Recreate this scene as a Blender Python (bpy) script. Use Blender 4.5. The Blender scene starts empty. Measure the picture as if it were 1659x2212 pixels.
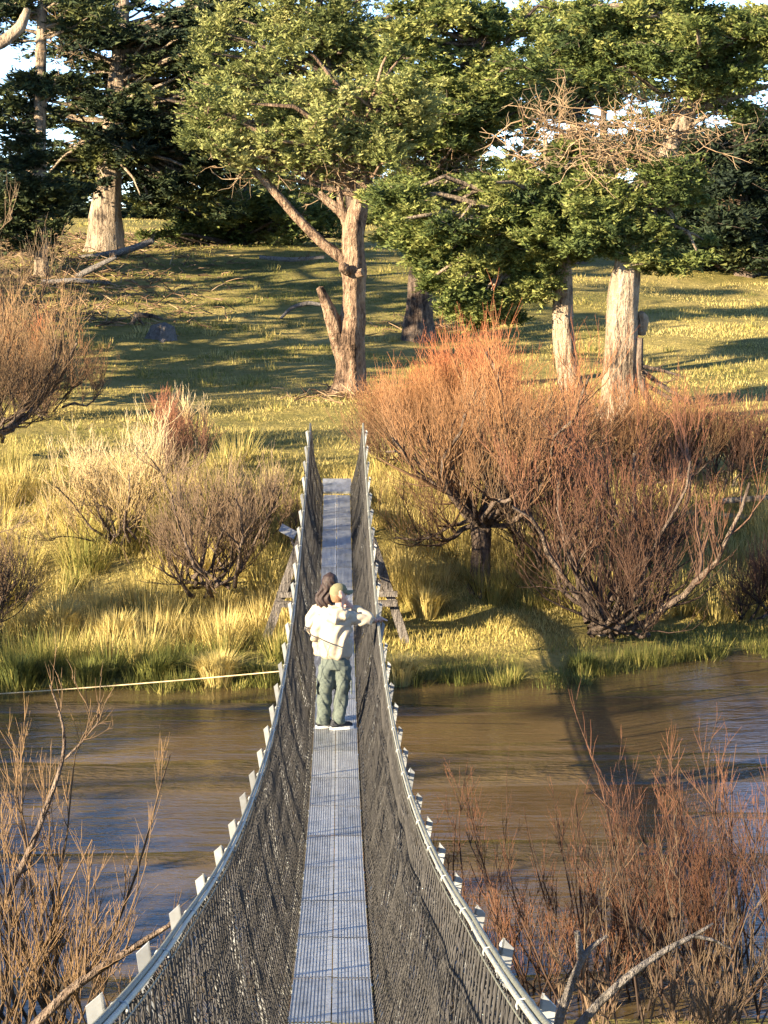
import bpy, math, random
import numpy as np
from mathutils import Vector, Matrix

random.seed(7)
rng = np.random.default_rng(7)
scene = bpy.context.scene
C = scene.collection
PI = math.pi

# ------------------------------------------------------------------ camera, light, exposure
F = 77 / 36 * 2212            # focal length in units of a 1659 x 2212 picture
CAM = np.array([0.06, 0.0, 7.5])
PITCH, YAW = math.radians(7.9), math.radians(1.16)
FWD = np.array([math.sin(YAW) * math.cos(PITCH), math.cos(YAW) * math.cos(PITCH), -math.sin(PITCH)])
RGT = np.array([math.cos(YAW), -math.sin(YAW), 0.0])
UPV = np.cross(RGT, FWD)
cd = bpy.data.cameras.new('camera')
cam = bpy.data.objects.new('camera', cd)
C.objects.link(cam)
cam.location = CAM
cam.rotation_euler = Vector(FWD).to_track_quat('-Z', 'Y').to_euler()
cd.sensor_fit = 'VERTICAL'
cd.sensor_height = 36
cd.sensor_width = 27
cd.lens = 77
cd.clip_start = 0.1
cd.clip_end = 3000
scene.camera = cam

SUN_EL, SUN_SIDE = math.radians(18), math.radians(58)   # sun low, behind the camera to its left
world = bpy.data.worlds.new("World")
scene.world = world
world.use_nodes = True
wn = world.node_tree
wn.nodes.clear()
sky = wn.nodes.new('ShaderNodeTexSky')
sky.sky_type = 'NISHITA'
sky.sun_disc = False
sky.sun_elevation = SUN_EL
sky.sun_rotation = PI + SUN_SIDE
sky.air_density = 0.45
sky.dust_density = 0.0
sky.ozone_density = 1.6
sky.altitude = 300
bg = wn.nodes.new('ShaderNodeBackground')
bg.inputs['Strength'].default_value = 0.10
wo = wn.nodes.new('ShaderNodeOutputWorld')
wn.links.new(sky.outputs[0], bg.inputs[0])
wn.links.new(bg.outputs[0], wo.inputs[0])
sl = bpy.data.lights.new('sun', 'SUN')
sl.energy = 5.0
sl.angle = math.radians(0.5)
sl.color = (1.0, 0.82, 0.57)
sun = bpy.data.objects.new('sun', sl)
C.objects.link(sun)
sun.location = (-40, -30, 40)
sdir = Vector((math.sin(SUN_SIDE) * math.cos(SUN_EL), math.cos(SUN_SIDE) * math.cos(SUN_EL), -math.sin(SUN_EL)))
sun.rotation_euler = sdir.to_track_quat('-Z', 'Y').to_euler()
scene.view_settings.view_transform = 'Standard'
scene.view_settings.look = 'None'
scene.view_settings.gamma = 1.0
scene.view_settings.use_curve_mapping = False
scene.view_settings.exposure = 2.3
scene.cycles.max_bounces = 6
scene.cycles.transparent_max_bounces = 4

# ------------------------------------------------------------------ helpers
def at(px, py, Y):
    d = FWD + (px - 829.5) / F * RGT - (py - 1106) / F * UPV
    return CAM + d * (Y / d[1])

def ppm(Y):                    # picture units per metre at distance Y
    return F / Y

def V(*a):
    return np.array(a, float)

def tag(o, label=None, cat=None, group=None, kind=None):
    if label: o['label'] = label
    if cat: o['category'] = cat
    if group: o['group'] = group
    if kind: o['kind'] = kind
    return o

def empty(name, loc, label=None, cat=None, group=None):
    o = bpy.data.objects.new(name, None)
    o.empty_display_size = 0.2
    C.objects.link(o)
    o.location = [float(v) for v in loc]
    return tag(o, label, cat, group)

def link(name, me, parent=None, mat=None):
    o = bpy.data.objects.new(name, me)
    C.objects.link(o)
    if mat is not None and not me.materials: me.materials.append(mat)
    if parent is not None: o.parent = parent
    return o

class Buf:
    """collects faces, builds one mesh object"""
    def __init__(s):
        s.v, s.q, s.t, s.n = [], [], [], 0
        s.tri = []
    def add(s, v, q=None, tone=None, tri=None):
        v = np.asarray(v, float).reshape(-1, 3)
        if q is not None and len(q): s.q.append(np.asarray(q).reshape(-1, 4) + s.n)
        if tri is not None and len(tri): s.tri.append(np.asarray(tri).reshape(-1, 3) + s.n)
        s.v.append(v)
        s.t.append(np.full(len(v), 0.5) if tone is None else np.broadcast_to(np.asarray(tone, float), (len(v),)))
        s.n += len(v)
        return s
    def build(s, name, mat, parent=None, smooth=True):
        v = np.concatenate(s.v)
        if parent is not None: v = v - np.array(parent.location)
        me = bpy.data.meshes.new(name)
        q = np.concatenate(s.q) if s.q else np.zeros((0, 4), int)
        t = np.concatenate(s.tri) if s.tri else np.zeros((0, 3), int)
        me.vertices.add(len(v)); me.vertices.foreach_set('co', v.astype(np.float32).ravel())
        me.loops.add(q.size + t.size)
        me.loops.foreach_set('vertex_index', np.concatenate([q.ravel(), t.ravel()]).astype(np.int32))
        me.polygons.add(len(q) + len(t))
        ls = np.concatenate([np.arange(len(q)) * 4, q.size + np.arange(len(t)) * 3]).astype(np.int32)
        me.polygons.foreach_set('loop_start', ls)
        me.polygons.foreach_set('use_smooth', np.full(len(q) + len(t), smooth))
        a = me.attributes.new('tone', 'FLOAT', 'POINT')
        a.data.foreach_set('value', np.concatenate(s.t).astype(np.float32))
        me.update(calc_edges=True)
        return link(name, me, parent, mat)

def unit(a):
    return a / np.maximum(np.linalg.norm(a, axis=-1, keepdims=True), 1e-9)

def tubes(buf, P, R, sides=3, tone=None):
    """P (B,N,3) polylines, R (B,N) radii, tone (B,N)"""
    P = np.asarray(P, float); R = np.asarray(R, float)
    B, N, _ = P.shape
    T = np.empty_like(P)
    T[:, 1:-1] = P[:, 2:] - P[:, :-2]; T[:, 0] = P[:, 1] - P[:, 0]; T[:, -1] = P[:, -1] - P[:, -2]
    T = unit(T)
    ref = np.where(np.abs(T[:, :1, 2:3]) > 0.8, np.array([1.0, 0.13, 0.05]), np.array([0.05, 0.1, 1.0]))
    n = unit(np.cross(T, np.broadcast_to(ref, T.shape)))
    b = np.cross(T, n)
    a = np.arange(sides) * 2 * PI / sides
    ring = P[:, :, None] + R[:, :, None, None] * (np.cos(a)[:, None] * n[:, :, None] + np.sin(a)[:, None] * b[:, :, None])
    i = (np.arange(B)[:, None, None] * N + np.arange(N - 1)[None, :, None]) * sides
    j = np.arange(sides)[None, None, :]; j2 = (j + 1) % sides
    q = np.stack([i + j, i + j2, i + j2 + sides, i + j + sides], -1)
    tn = None if tone is None else np.repeat(np.broadcast_to(tone, (B, N)).reshape(-1), sides)
    buf.add(ring.reshape(-1, 3), q.reshape(-1, 4), tn)

def box(buf, c, s, R=None, tone=None):
    k = np.array([[x, y, z] for x in (-1, 1) for y in (-1, 1) for z in (-1, 1)], float) * np.array(s) / 2
    if R is not None: k = k @ np.asarray(R).T
    buf.add(k + np.array(c), [[0, 1, 3, 2], [4, 6, 7, 5], [0, 4, 5, 1], [2, 3, 7, 6], [0, 2, 6, 4], [1, 5, 7, 3]], tone)

def beam(buf, a, b, w, h):
    a = np.array(a, float); b = np.array(b, float)
    d = unit(b - a); s = unit(np.cross(d, [0, 1, 0.01])); u = np.cross(s, d)
    R = np.stack([s, d, u], 1)
    box(buf, (a + b) / 2, (w, np.linalg.norm(b - a), h), R)

def resample(pts, N):
    pts = np.asarray(pts, float)
    d = np.concatenate([[0], np.cumsum(np.linalg.norm(np.diff(pts[:, :3], axis=0), axis=1))])
    t = np.linspace(0, d[-1], N)
    out = np.stack([np.interp(t, d, pts[:, k]) for k in range(pts.shape[1])], 1)
    for _ in range(2):                         # soften the corners
        out[1:-1] = (out[:-2] + 2 * out[1:-1] + out[2:]) / 4
    return out

def wob(x, y, s=1.0, ph=0.0):
    x = x / s; y = y / s
    return (np.sin(x * 1.0 + 1.7 * np.sin(y * 0.7 + ph) + ph) + np.sin(y * 1.3 - 1.1 * np.sin(x * 0.9 - ph) + 2.1 * ph)
            + 0.6 * np.sin(2.3 * x + 1.9 * y + 3 * ph) + 0.6 * np.sin(2.9 * y - 2.1 * x + 1.3 * ph)) / 3.2

# ------------------------------------------------------------------ materials
def nodes(name):
    m = bpy.data.materials.new(name); m.use_nodes = True
    nt = m.node_tree
    return m, nt, nt.nodes['Principled BSDF']

def new(nt, kind, **kw):
    n = nt.nodes.new(kind)
    for k, v in kw.items():
        if k in n.inputs: n.inputs[k].default_value = v
        else: setattr(n, k, v)
    return n

def ramp(nt, fac, stops):
    r = nt.nodes.new('ShaderNodeValToRGB')
    e = r.color_ramp.elements
    while len(e) < len(stops): e.new(0.5)
    for el, (p, c) in zip(e, stops):
        el.position = p; el.color = (*c, 1)
    nt.links.new(fac, r.inputs[0])
    return r.outputs[0]

def coords(nt, scale=(1, 1, 1)):
    tc = nt.nodes.new('ShaderNodeTexCoord'); mp = nt.nodes.new('ShaderNodeMapping')
    mp.inputs['Scale'].default_value = scale
    nt.links.new(tc.outputs['Object'], mp.inputs[0])
    return mp.outputs[0]

def noise(nt, vec, scale, detail=4, rough=0.6):
    n = nt.nodes.new('ShaderNodeTexNoise')
    n.inputs['Scale'].default_value = scale; n.inputs['Detail'].default_value = detail; n.inputs['Roughness'].default_value = rough
    nt.links.new(vec, n.inputs['Vector'])
    return n.outputs[0]

def math_(nt, op, a, b):
    n = nt.nodes.new('ShaderNodeMath'); n.operation = op
    for k, v in ((0, a), (1, b)):
        if isinstance(v, (int, float)): n.inputs[k].default_value = v
        else: nt.links.new(v, n.inputs[k])
    return n.outputs[0]

def bump(nt, bs, h, strength, dist=0.02):
    b = nt.nodes.new('ShaderNodeBump'); b.inputs['Strength'].default_value = strength; b.inputs['Distance'].default_value = dist
    nt.links.new(h, b.inputs['Height']); nt.links.new(b.outputs[0], bs.inputs['Normal'])

def m_plain(name, col, rough=0.7, metal=0.0, var=0.25, scale=8, bmp=0.0, stretch=(1, 1, 1)):
    m, nt, bs = nodes(name)
    vec = coords(nt, stretch)
    nz = noise(nt, vec, scale)
    lo = tuple(c * (1 - var) for c in col); hi = tuple(min(1, c * (1 + var)) for c in col)
    nt.links.new(ramp(nt, nz, [(0.3, lo), (0.7, hi)]), bs.inputs['Base Color'])
    bs.inputs['Roughness'].default_value = rough; bs.inputs['Metallic'].default_value = metal
    if bmp: bump(nt, bs, nz, bmp)
    return m

def m_tone(name, stops, rough=0.8, spread=0.25, scale=1.2, translucent=0.0):
    """colour by the per-vertex growth tone, varied by noise"""
    m, nt, bs = nodes(name)
    at_ = nt.nodes.new('ShaderNodeAttribute'); at_.attribute_name = 'tone'
    nz = noise(nt, coords(nt), scale, 3)
    f = math_(nt, 'ADD', at_.outputs['Fac'], math_(nt, 'MULTIPLY', math_(nt, 'SUBTRACT', nz, 0.5), spread * 2))
    col = ramp(nt, f, stops)
    nt.links.new(col, bs.inputs['Base Color'])
    bs.inputs['Roughness'].default_value = rough
    bs.inputs['Specular IOR Level'].default_value = 0.25
    if translucent:
        tr = nt.nodes.new('ShaderNodeBsdfTranslucent'); mx = nt.nodes.new('ShaderNodeMixShader')
        mx.inputs[0].default_value = translucent
        nt.links.new(col, tr.inputs[0]); nt.links.new(bs.outputs[0], mx.inputs[1]); nt.links.new(tr.outputs[0], mx.inputs[2])
        nt.links.new(mx.outputs[0], nt.nodes['Material Output'].inputs[0])
    return m

def m_bark(name, dark, mid, pale, sc=3.0):
    m, nt, bs = nodes(name)
    v1 = coords(nt, (1, 1, 0.16))
    ridges = noise(nt, v1, sc * 2.6, 5, 0.65)
    plates = noise(nt, coords(nt, (1, 1, 0.45)), sc * 5.5, 3, 0.7)
    ridges = math_(nt, 'ADD', math_(nt, 'MULTIPLY', ridges, 0.62), math_(nt, 'MULTIPLY', plates, 0.38))
    patch = noise(nt, coords(nt), 0.9, 3)
    f = math_(nt, 'ADD', math_(nt, 'MULTIPLY', ridges, 0.75), math_(nt, 'MULTIPLY', patch, 0.35))
    nt.links.new(ramp(nt, f, [(0.45, dark), (0.53, mid), (0.65, pale)]), bs.inputs['Base Color'])
    bs.inputs['Roughness'].default_value = 0.9; bs.inputs['Specular IOR Level'].default_value = 0.2
    bump(nt, bs, ridges, 1.0, 0.3)
    return m

M = {}
M['cypress'] = m_tone('cypress_leaf', [(0.0, (0.035, 0.055, 0.018)), (0.45, (0.118, 0.148, 0.036)), (1.0, (0.29, 0.285, 0.085))], translucent=0.25)
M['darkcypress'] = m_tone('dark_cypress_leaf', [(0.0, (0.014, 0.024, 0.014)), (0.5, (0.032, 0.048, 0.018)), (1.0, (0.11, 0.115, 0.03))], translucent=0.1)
M['pine'] = m_tone('pine_leaf', [(0.0, (0.075, 0.095, 0.03)), (0.5, (0.19, 0.21, 0.062)), (1.0, (0.36, 0.345, 0.13))], translucent=0.25)
M['deadtwig'] = m_tone('dead_twig', [(0.0, (0.09, 0.05, 0.03)), (0.6, (0.27, 0.18, 0.10)), (1.0, (0.42, 0.32, 0.20))])
M['bark'] = m_bark('cypress_bark', (0.035, 0.022, 0.015), (0.20, 0.13, 0.085), (0.40, 0.29, 0.19))
M['palebark'] = m_bark('pale_cypress_bark', (0.055, 0.042, 0.032), (0.27, 0.205, 0.14), (0.43, 0.345, 0.245))
M['darkbark'] = m_bark('dark_cypress_bark', (0.03, 0.02, 0.016), (0.11, 0.08, 0.06), (0.22, 0.17, 0.13))
M['greywood'] = m_bark('grey_dead_wood', (0.11, 0.10, 0.09), (0.23, 0.207, 0.187), (0.33, 0.30, 0.275), 6)
M['timber'] = m_bark('weathered_timber', (0.06, 0.055, 0.05), (0.17, 0.15, 0.135), (0.26, 0.235, 0.21), 6)
M['willow'] = m_tone('red_willow_twig', [(0.0, (0.055, 0.038, 0.026)), (0.45, (0.19, 0.11, 0.055)), (0.8, (0.36, 0.18, 0.075)), (1.0, (0.42, 0.145, 0.06))], spread=0.12)
M['rustwillow'] = m_tone('rust_willow_twig', [(0.0, (0.032, 0.022, 0.017)), (0.5, (0.12, 0.066, 0.04)), (1.0, (0.29, 0.125, 0.066))], spread=0.15)
M['paletwig'] = m_tone('pale_twig', [(0.0, (0.14, 0.10, 0.05)), (0.5, (0.42, 0.31, 0.15)), (1.0, (0.66, 0.52, 0.29))], spread=0.12)
M['browntwig'] = m_tone('brown_twig', [(0.0, (0.06, 0.042, 0.03)), (0.5, (0.17, 0.115, 0.07)), (1.0, (0.31, 0.22, 0.13))], spread=0.15)
M['goldtwig'] = m_tone('golden_brown_twig', [(0.0, (0.04, 0.03, 0.02)), (0.5, (0.155, 0.10, 0.055)), (1.0, (0.36, 0.225, 0.105))], spread=0.15)
M['grass'] = m_tone('grass_blade', [(0.0, (0.042, 0.06, 0.018)), (0.4, (0.17, 0.175, 0.038)), (0.68, (0.44, 0.35, 0.11)), (1.0, (0.60, 0.49, 0.20))], spread=0.1, scale=0.6, translucent=0.25)
M['galv'] = m_plain('galvanised_steel', (0.60, 0.62, 0.63), 0.42, 0.75, 0.12, 30)
M['plate'] = m_plain('pale_galvanised_angle', (0.29, 0.30, 0.295), 0.55, 0.2, 0.15, 20)
M['cable'] = m_plain('cable_steel', (0.36, 0.36, 0.30), 0.45, 0.3, 0.4, 90, 0.5)
M['darkcable'] = m_plain('dull_cable_steel', (0.15, 0.155, 0.12), 0.5, 0.2, 0.4, 90, 0.5)
M['wire'] = m_plain('weathered_wire_mesh', (0.058, 0.056, 0.056), 0.8, 0.0, 0.4, 3)
M['wire'].node_tree.nodes['Principled BSDF'].inputs['Specular IOR Level'].default_value = 0.05
M['netting'] = m_plain('dark_netting', (0.03, 0.028, 0.026), 0.8)
M['rope'] = m_plain('pale_rope', (0.50, 0.39, 0.22), 0.8)
M['rock'] = m_plain('pale_stone', (0.55, 0.50, 0.44), 0.9, 0, 0.3, 10, 0.4)
M['signplate'] = m_plain('grey_sheet_metal', (0.34, 0.36, 0.38), 0.5, 0.3)

# deck: galvanised planks with rows of raised lugs
m, nt, bs = nodes('deck_steel')
vec = coords(nt)
big = noise(nt, vec, 2.2, 4)
grime = noise(nt, coords(nt, (3, 0.8, 1)), 5.0, 5, 0.75)
oi = nt.nodes.new('ShaderNodeObjectInfo')
fd = math_(nt, 'ADD', math_(nt, 'ADD', math_(nt, 'MULTIPLY', big, 0.35), math_(nt, 'MULTIPLY', grime, 0.5)), math_(nt, 'MULTIPLY', oi.outputs['Random'], 0.16))
nt.links.new(ramp(nt, fd, [(0.30, (0.22, 0.23, 0.22)), (0.47, (0.44, 0.46, 0.47)), (0.65, (0.62, 0.64, 0.64))]), bs.inputs['Base Color'])
wv = nt.nodes.new('ShaderNodeTexWave'); wv.bands_direction = 'Y'; wv.inputs['Scale'].default_value = 12; wv.inputs['Distortion'].default_value = 0.4
nt.links.new(vec, wv.inputs['Vector'])
bs.inputs['Metallic'].default_value = 0.5; bs.inputs['Roughness'].default_value = 0.45
bump(nt, bs, wv.outputs['Fac'], 0.35, 0.006)
M['deck'] = m

# ground
m, nt, bs = nodes('pasture_ground')
vec = coords(nt)
a = noise(nt, vec, 0.16, 5); b = noise(nt, vec, 2.5, 5, 0.7)
f = math_(nt, 'ADD', math_(nt, 'MULTIPLY', a, 0.7), math_(nt, 'MULTIPLY', b, 0.35))
nt.links.new(ramp(nt, f, [(0.35, (0.06, 0.07, 0.02)), (0.52, (0.20, 0.165, 0.05)), (0.68, (0.32, 0.25, 0.09))]), bs.inputs['Base Color'])
bs.inputs['Roughness'].default_value = 0.95; bs.inputs['Specular IOR Level'].default_value = 0.1
bump(nt, bs, b, 0.8, 0.15)
M['ground'] = m

# river: dark peaty water, calm glides and ruffled bands
m, nt, bs = nodes('river_water')
vec = coords(nt, (0.35, 1.0, 1.0))
r1 = noise(nt, vec, 2.2, 3, 0.55); r2 = noise(nt, vec, 9.0, 3, 0.6)
band = noise(nt, coords(nt, (0.055, 0.38, 1)), 1.0, 3, 0.55)
mask = nt.nodes.new('ShaderNodeMapRange')
sx = nt.nodes.new('ShaderNodeSeparateXYZ'); nt.links.new(coords(nt), sx.inputs[0])
yy_ = math_(nt, 'MULTIPLY', math_(nt, 'SUBTRACT', sx.outputs[1], 29.6), 0.55)
riff = math_(nt, 'MULTIPLY', math_(nt, 'POWER', 2.718, math_(nt, 'MULTIPLY', math_(nt, 'MULTIPLY', yy_, yy_), -1.0)), 0.13)
mask.inputs['From Min'].default_value = 0.58; mask.inputs['From Max'].default_value = 0.74
nt.links.new(math_(nt, 'ADD', band, riff), mask.inputs['Value'])
h = math_(nt, 'ADD', math_(nt, 'MULTIPLY', r1, math_(nt, 'ADD', math_(nt, 'MULTIPLY', mask.outputs[0], 0.5), 0.3)), math_(nt, 'MULTIPLY', r2, math_(nt, 'ADD', math_(nt, 'MULTIPLY', mask.outputs[0], 3.2), 0.14)))
silt = noise(nt, coords(nt, (0.12, 0.3, 1)), 1.5, 3)
nt.links.new(ramp(nt, silt, [(0.3, (0.050, 0.035, 0.016)), (0.7, (0.10, 0.071, 0.032))]), bs.inputs['Base Color'])
nt.links.new(math_(nt, 'ADD', math_(nt, 'MULTIPLY', mask.outputs[0], 0.2), 0.08), bs.inputs['Roughness']); bs.inputs['IOR'].default_value = 1.33
bump(nt, bs, h, 0.4, 0.16)
M['water'] = m

# ------------------------------------------------------------------ ground and river
_Y = np.array([-60, -6, 1, 6, 12, 17, 19.5, 22, 27, 32, 34.2, 35.5, 37.5, 40, 43, 46, 55, 62, 73, 80, 100, 120, 150, 260, 600])
_H = np.array([5.6, 5.5, 5.2, 3.4, 1.5, 0.5, 0.05, -0.8, -1.4, -0.8, 0.02, 0.10, 0.16, 1.0, 2.0, 2.25, 2.38, 2.50, 3.30, 3.9, 5.6, 6.4, 6.7, 6.8, 6.8])
_yt = np.arange(-60, 600, 0.25)
_ht = np.interp(_yt, _Y, _H)
for k_ in (5, 5):
    _ht = np.convolve(np.pad(_ht, k_ // 2, mode='edge'), np.ones(k_) / k_, 'valid')

def edge(x):
    return np.interp(x, [-40, -9, -5.5, 0, 3.9, 4.8, 7, 40], [-1.5, -0.8, -0.5, 0, 0.0, 1.2, 2.3, 3.0])

def H(x, y):
    x = np.asarray(x, float); y = np.asarray(y, float)
    w = np.clip((y - 24) / 8, 0, 1) * np.clip((60 - y) / 20, 0, 1)
    h = np.interp(y - edge(x) * w, _yt, _ht)
    far = np.clip((y - 44) / 30, 0, 1)
    h = h + far * (0.35 * wob(x, y, 9.0, 0.4) + 0.08 * wob(x, y, 2.2, 1.1) - 0.012 * x)
    h = h + np.clip((y - 33) / 6, 0, 1) * 0.06 * wob(x, y, 1.1, 2.0)
    return h

def G(px, py, ymin=34.0, ymax=260.0):
    """where the picture direction (px, py) meets the ground"""
    ys = np.linspace(ymin, ymax, 1800)
    d = FWD + (px - 829.5) / F * RGT - (py - 1106) / F * UPV
    pts = CAM + d[None] * (ys / d[1])[:, None]
    below = np.nonzero(pts[:, 2] <= H(pts[:, 0], pts[:, 1]))[0]
    return pts[below[0]] if len(below) else pts[-1]

def onground(p):
    p = np.array(p, float); p[2] = float(H(p[0], p[1])); return p

def grid_mesh(xs, ys, fz):
    X, Y_ = np.meshgrid(xs, ys)
    Z = fz(X, Y_)
    v = np.stack([X, Y_, Z], -1).reshape(-1, 3)
    nx, ny = len(xs), len(ys)
    i = (np.arange(ny - 1)[:, None] * nx + np.arange(nx - 1)[None]).reshape(-1)
    return v, np.stack([i, i + 1, i + nx + 1, i + nx], 1)

xs = np.concatenate([np.linspace(-700, -45, 30), np.linspace(-42, 42, 101), np.linspace(45, 700, 30)])
ys = np.concatenate([np.linspace(-60, 14, 40), np.linspace(14.5, 66, 100), np.linspace(67, 150, 90), np.linspace(155, 599, 40)])
b = Buf(); b.add(*grid_mesh(xs, ys, H))
tag(b.build('ground', M['ground']), kind='structure')
b = Buf(); b.add(*grid_mesh(np.linspace(-400, 400, 3), np.linspace(14, 44, 3), lambda x, y: 0 * x))
tag(b.build('river', M['water']), kind='structure')

# ------------------------------------------------------------------ suspension footbridge
Y0, Y1, STEP = 0.6, 42.0, 1.45
def rail_z(y):
    y = np.asarray(y, float)
    return 7.5 - 4.85 + np.where(y < 27.2, 0.00605, 0.0034) * (y - 27.2) ** 2
RAILH, DW, RW = 1.2, 0.245, 0.50
def deck_z(y): return rail_z(y) - RAILH
def rail_x(y, side, out=0.0):
    y = np.asarray(y, float)
    return side * (RW + out - 0.04 * np.clip((7.5 - y) / 3, 0, 1)) + 0.016 * np.clip((14 - y) / 8, 0, 1)

br = empty('suspension_footbridge', (0, Y0, float(deck_z(Y0))),
           'narrow suspension footbridge with galvanised steel deck and dark wire mesh sides', 'footbridge')
joints = np.arange(Y0, Y1 + 0.1, STEP)
# deck plank profile: folded edges and longitudinal ribs
prof = [(0.0, -0.045), (0.0, 0.0), (0.030, 0.0), (0.034, -0.012)]
xx = 0.034
for k in range(9):
    prof += [(xx + 0.005, -0.012), (xx + 0.008, -0.001), (xx + 0.0185, -0.001), (xx + 0.021, -0.012)]
    xx += 0.022
prof += [(DW - 0.006, -0.012), (DW - 0.003, 0.0), (DW, 0.0), (DW, -0.045)]
prof = np.array(prof)
L = STEP - 0.014
n = len(prof)
pv = np.concatenate([np.stack([prof[:, 0], np.full(n, yy), prof[:, 1]], 1) for yy in (0, L / 2, L)])
i = np.concatenate([np.arange(n - 1), n + np.arange(n - 1)])
bb = Buf(); bb.add(pv, np.stack([i, i + n, i + n + 1, i + 1], 1))
proto = bb.build('deck_panel', M['deck'], None, smooth=False)
panel_mesh = proto.data
bpy.data.objects.remove(proto)
bl = np.array(br.location)
for k in range(len(joints) - 1):
    ya, yb = joints[k], joints[k + 1]
    za, zb = float(deck_z(ya)), float(deck_z(yb))
    sl_ = math.atan2(zb - za, yb - ya)
    o = link('deck_panel', panel_mesh, br)
    o.location = (0.004, ya - bl[1], za - bl[2] + random.uniform(0, 0.003)); o.rotation_euler = (sl_, 0, 0)
    o = link('deck_panel', panel_mesh, br)
    o.location = (-0.004, yb - bl[1], zb - bl[2] + random.uniform(0, 0.003)); o.rotation_euler = (-sl_, 0, PI)
# landing plate at the far end
b = Buf(); beam(b, (0, Y1 - 0.35, float(deck_z(Y1)) - 0.10), (0, Y1 + 0.75, float(deck_z(Y1)) + 0.02), 0.56, 0.04); b.build('landing_plate', M['deck'], br, False)

yy = np.linspace(Y0, Y1, 140)
def netp(y, t, side):
    """side screen surface: t=0 at the deck edge, 1 at the hand cable"""
    z0 = deck_z(y); sag = 0.035 * np.sin(np.pi * t) * (1 + 0.4 * np.sin(y * 2.6 + 3 * t + side))
    crease = 0.012 * np.sin(y * 3.1 + 5 * t + 1.3 * np.sin(y * 1.7)) * np.sin(np.pi * t)
    ph = (y - Y0) / STEP
    scal = -0.025 * np.sin(np.pi * (ph - np.floor(ph))) * t
    x0 = side * (DW + 0.02)
    x = x0 + (rail_x(y, side) - x0) * t ** 0.85 + side * (sag * 0.7 + crease)
    return np.stack([x, y, z0 - 0.03 + (RAILH + 0.03) * t + scal], -1)

for side in (-1, 1):
    # woven wire: upright zigzag wires hooked into each other
    p = 0.042; Mz = 44
    ws = np.arange(Y0, Y1, p)
    t = np.linspace(0, 1, Mz + 1)
    zig = np.where(np.arange(Mz + 1) % 2 == 0, -1, 1) * p * 0.54
    S = ws[:, None] + zig[None] + rng.normal(0, 0.0015, (len(ws), Mz + 1))
    P = netp(S, np.broadcast_to(t, S.shape), side)
    P[..., 0] += rng.normal(0, 0.003, S.shape) + 0.003 * np.where(np.arange(Mz + 1) % 2, 1, -1)
    R = np.full(S.shape, 0.0031)
    b = Buf(); tubes(b, P, R, 3)
    o = b.build('wire_mesh', M['wire'], br); o['kind'] = 'stuff'
    # coarse diamond netting laced outside the fine wires
    lay = np.arange(Y0 - 1.3, Y1 + 1.3, 0.17); tq = np.linspace(0, 1, 10)
    b = Buf()
    for dr in (-1, 1):
        S = np.clip(lay[:, None] + dr * 0.42 * (tq[None] - 0.5), Y0, Y1)
        P = netp(S, np.broadcast_to(tq, S.shape), side); P[..., 0] -= side * 0.006
        tubes(b, P, np.full(S.shape, 0.0036), 3)
    o = b.build('diamond_netting', M['netting'], br); o['kind'] = 'stuff'
    # hand cable, its companion and the tie wire
    for dx, dz, r, nm in ((0, 0.0, 0.0075, 'hand_cable'), (0.017, 0.005, 0.009, 'main_cable'), (-0.008, -0.03, 0.003, 'tie_wire')):
        P = np.stack([rail_x(yy, side, dx), yy, rail_z(yy) + dz], 1)
        ph = (yy - Y0) / STEP
        b = Buf(); tubes(b, P[None], np.full((1, len(yy)), r), 8); b.build(nm, M['cable'] if nm == 'hand_cable' else M['darkcable'], br)
    b = Buf()
    P = np.stack([np.full_like(yy, side * (DW + 0.05)), yy, deck_z(yy) - 0.055], 1)
    tubes(b, P[None], np.full((1, len(yy)), 0.016), 6); b.build('deck_cable', M['cable'], br)
# angle iron posts outside the screens, clamps and cross members
for k, y in enumerate(joints):
    zr, zd = float(rail_z(y)), float(deck_z(y))
    b = Buf(); box(b, (0, y, zd - 0.075), (0.78, 0.05, 0.05)); b.build('cross_member', M['galv'], br, False)
    for side in (-1, 1):
        a = V(side * (DW + 0.10), y, zd - 0.09)
        c = V(float(rail_x(y, side, 0.050)), y, zr + 0.012 + 0.02 * random.random())
        d = unit(c - a); sdv = V(0, 1, 0); outv = unit(np.cross(sdv, d)) * side * -1
        outv = outv if outv[0] * side > 0 else -outv
        b = Buf()
        w = 0.044 if side < 0 else 0.038
        tw = random.uniform(-0.25, 0.25)
        yv = V(math.sin(tw) * side, math.cos(tw), 0); ov = unit(outv - yv * np.dot(outv, yv))
        for e0, e1 in ((yv * w, ov * 0.006), (ov * w, yv * 0.006)):
            base = a; top = c
            q0 = [base, base + e0, base + e0 + e1, base + e1]
            lift = d * 0.045
            q1 = [top + lift * (0.2 if e0 is not None else 0), top + e0 - d * 0.02, top + e0 + e1 - d * 0.02, top + e1 + lift * 0.2]
            b.add(np.array(q0 + q1), [[0, 1, 5, 4], [1, 2, 6, 5], [2, 3, 7, 6], [3, 0, 4, 7], [4, 5, 6, 7], [3, 2, 1, 0]])
        b.build('angle_post', M['plate'], br, False)
        # clamp: a bent strap over the two cables
        th = np.linspace(-0.3, PI + 0.5, 9)
        P = np.stack([float(rail_x(y, side, 0.011)) + side * 0.021 * np.cos(th), np.full(9, y - 0.012), zr - 0.004 + 0.017 * np.sin(th)], 1)
        b = Buf(); tubes(b, P[None], np.full((1, 9), 0.004), 5); b.build('cable_clamp', M['plate'], br)

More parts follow.
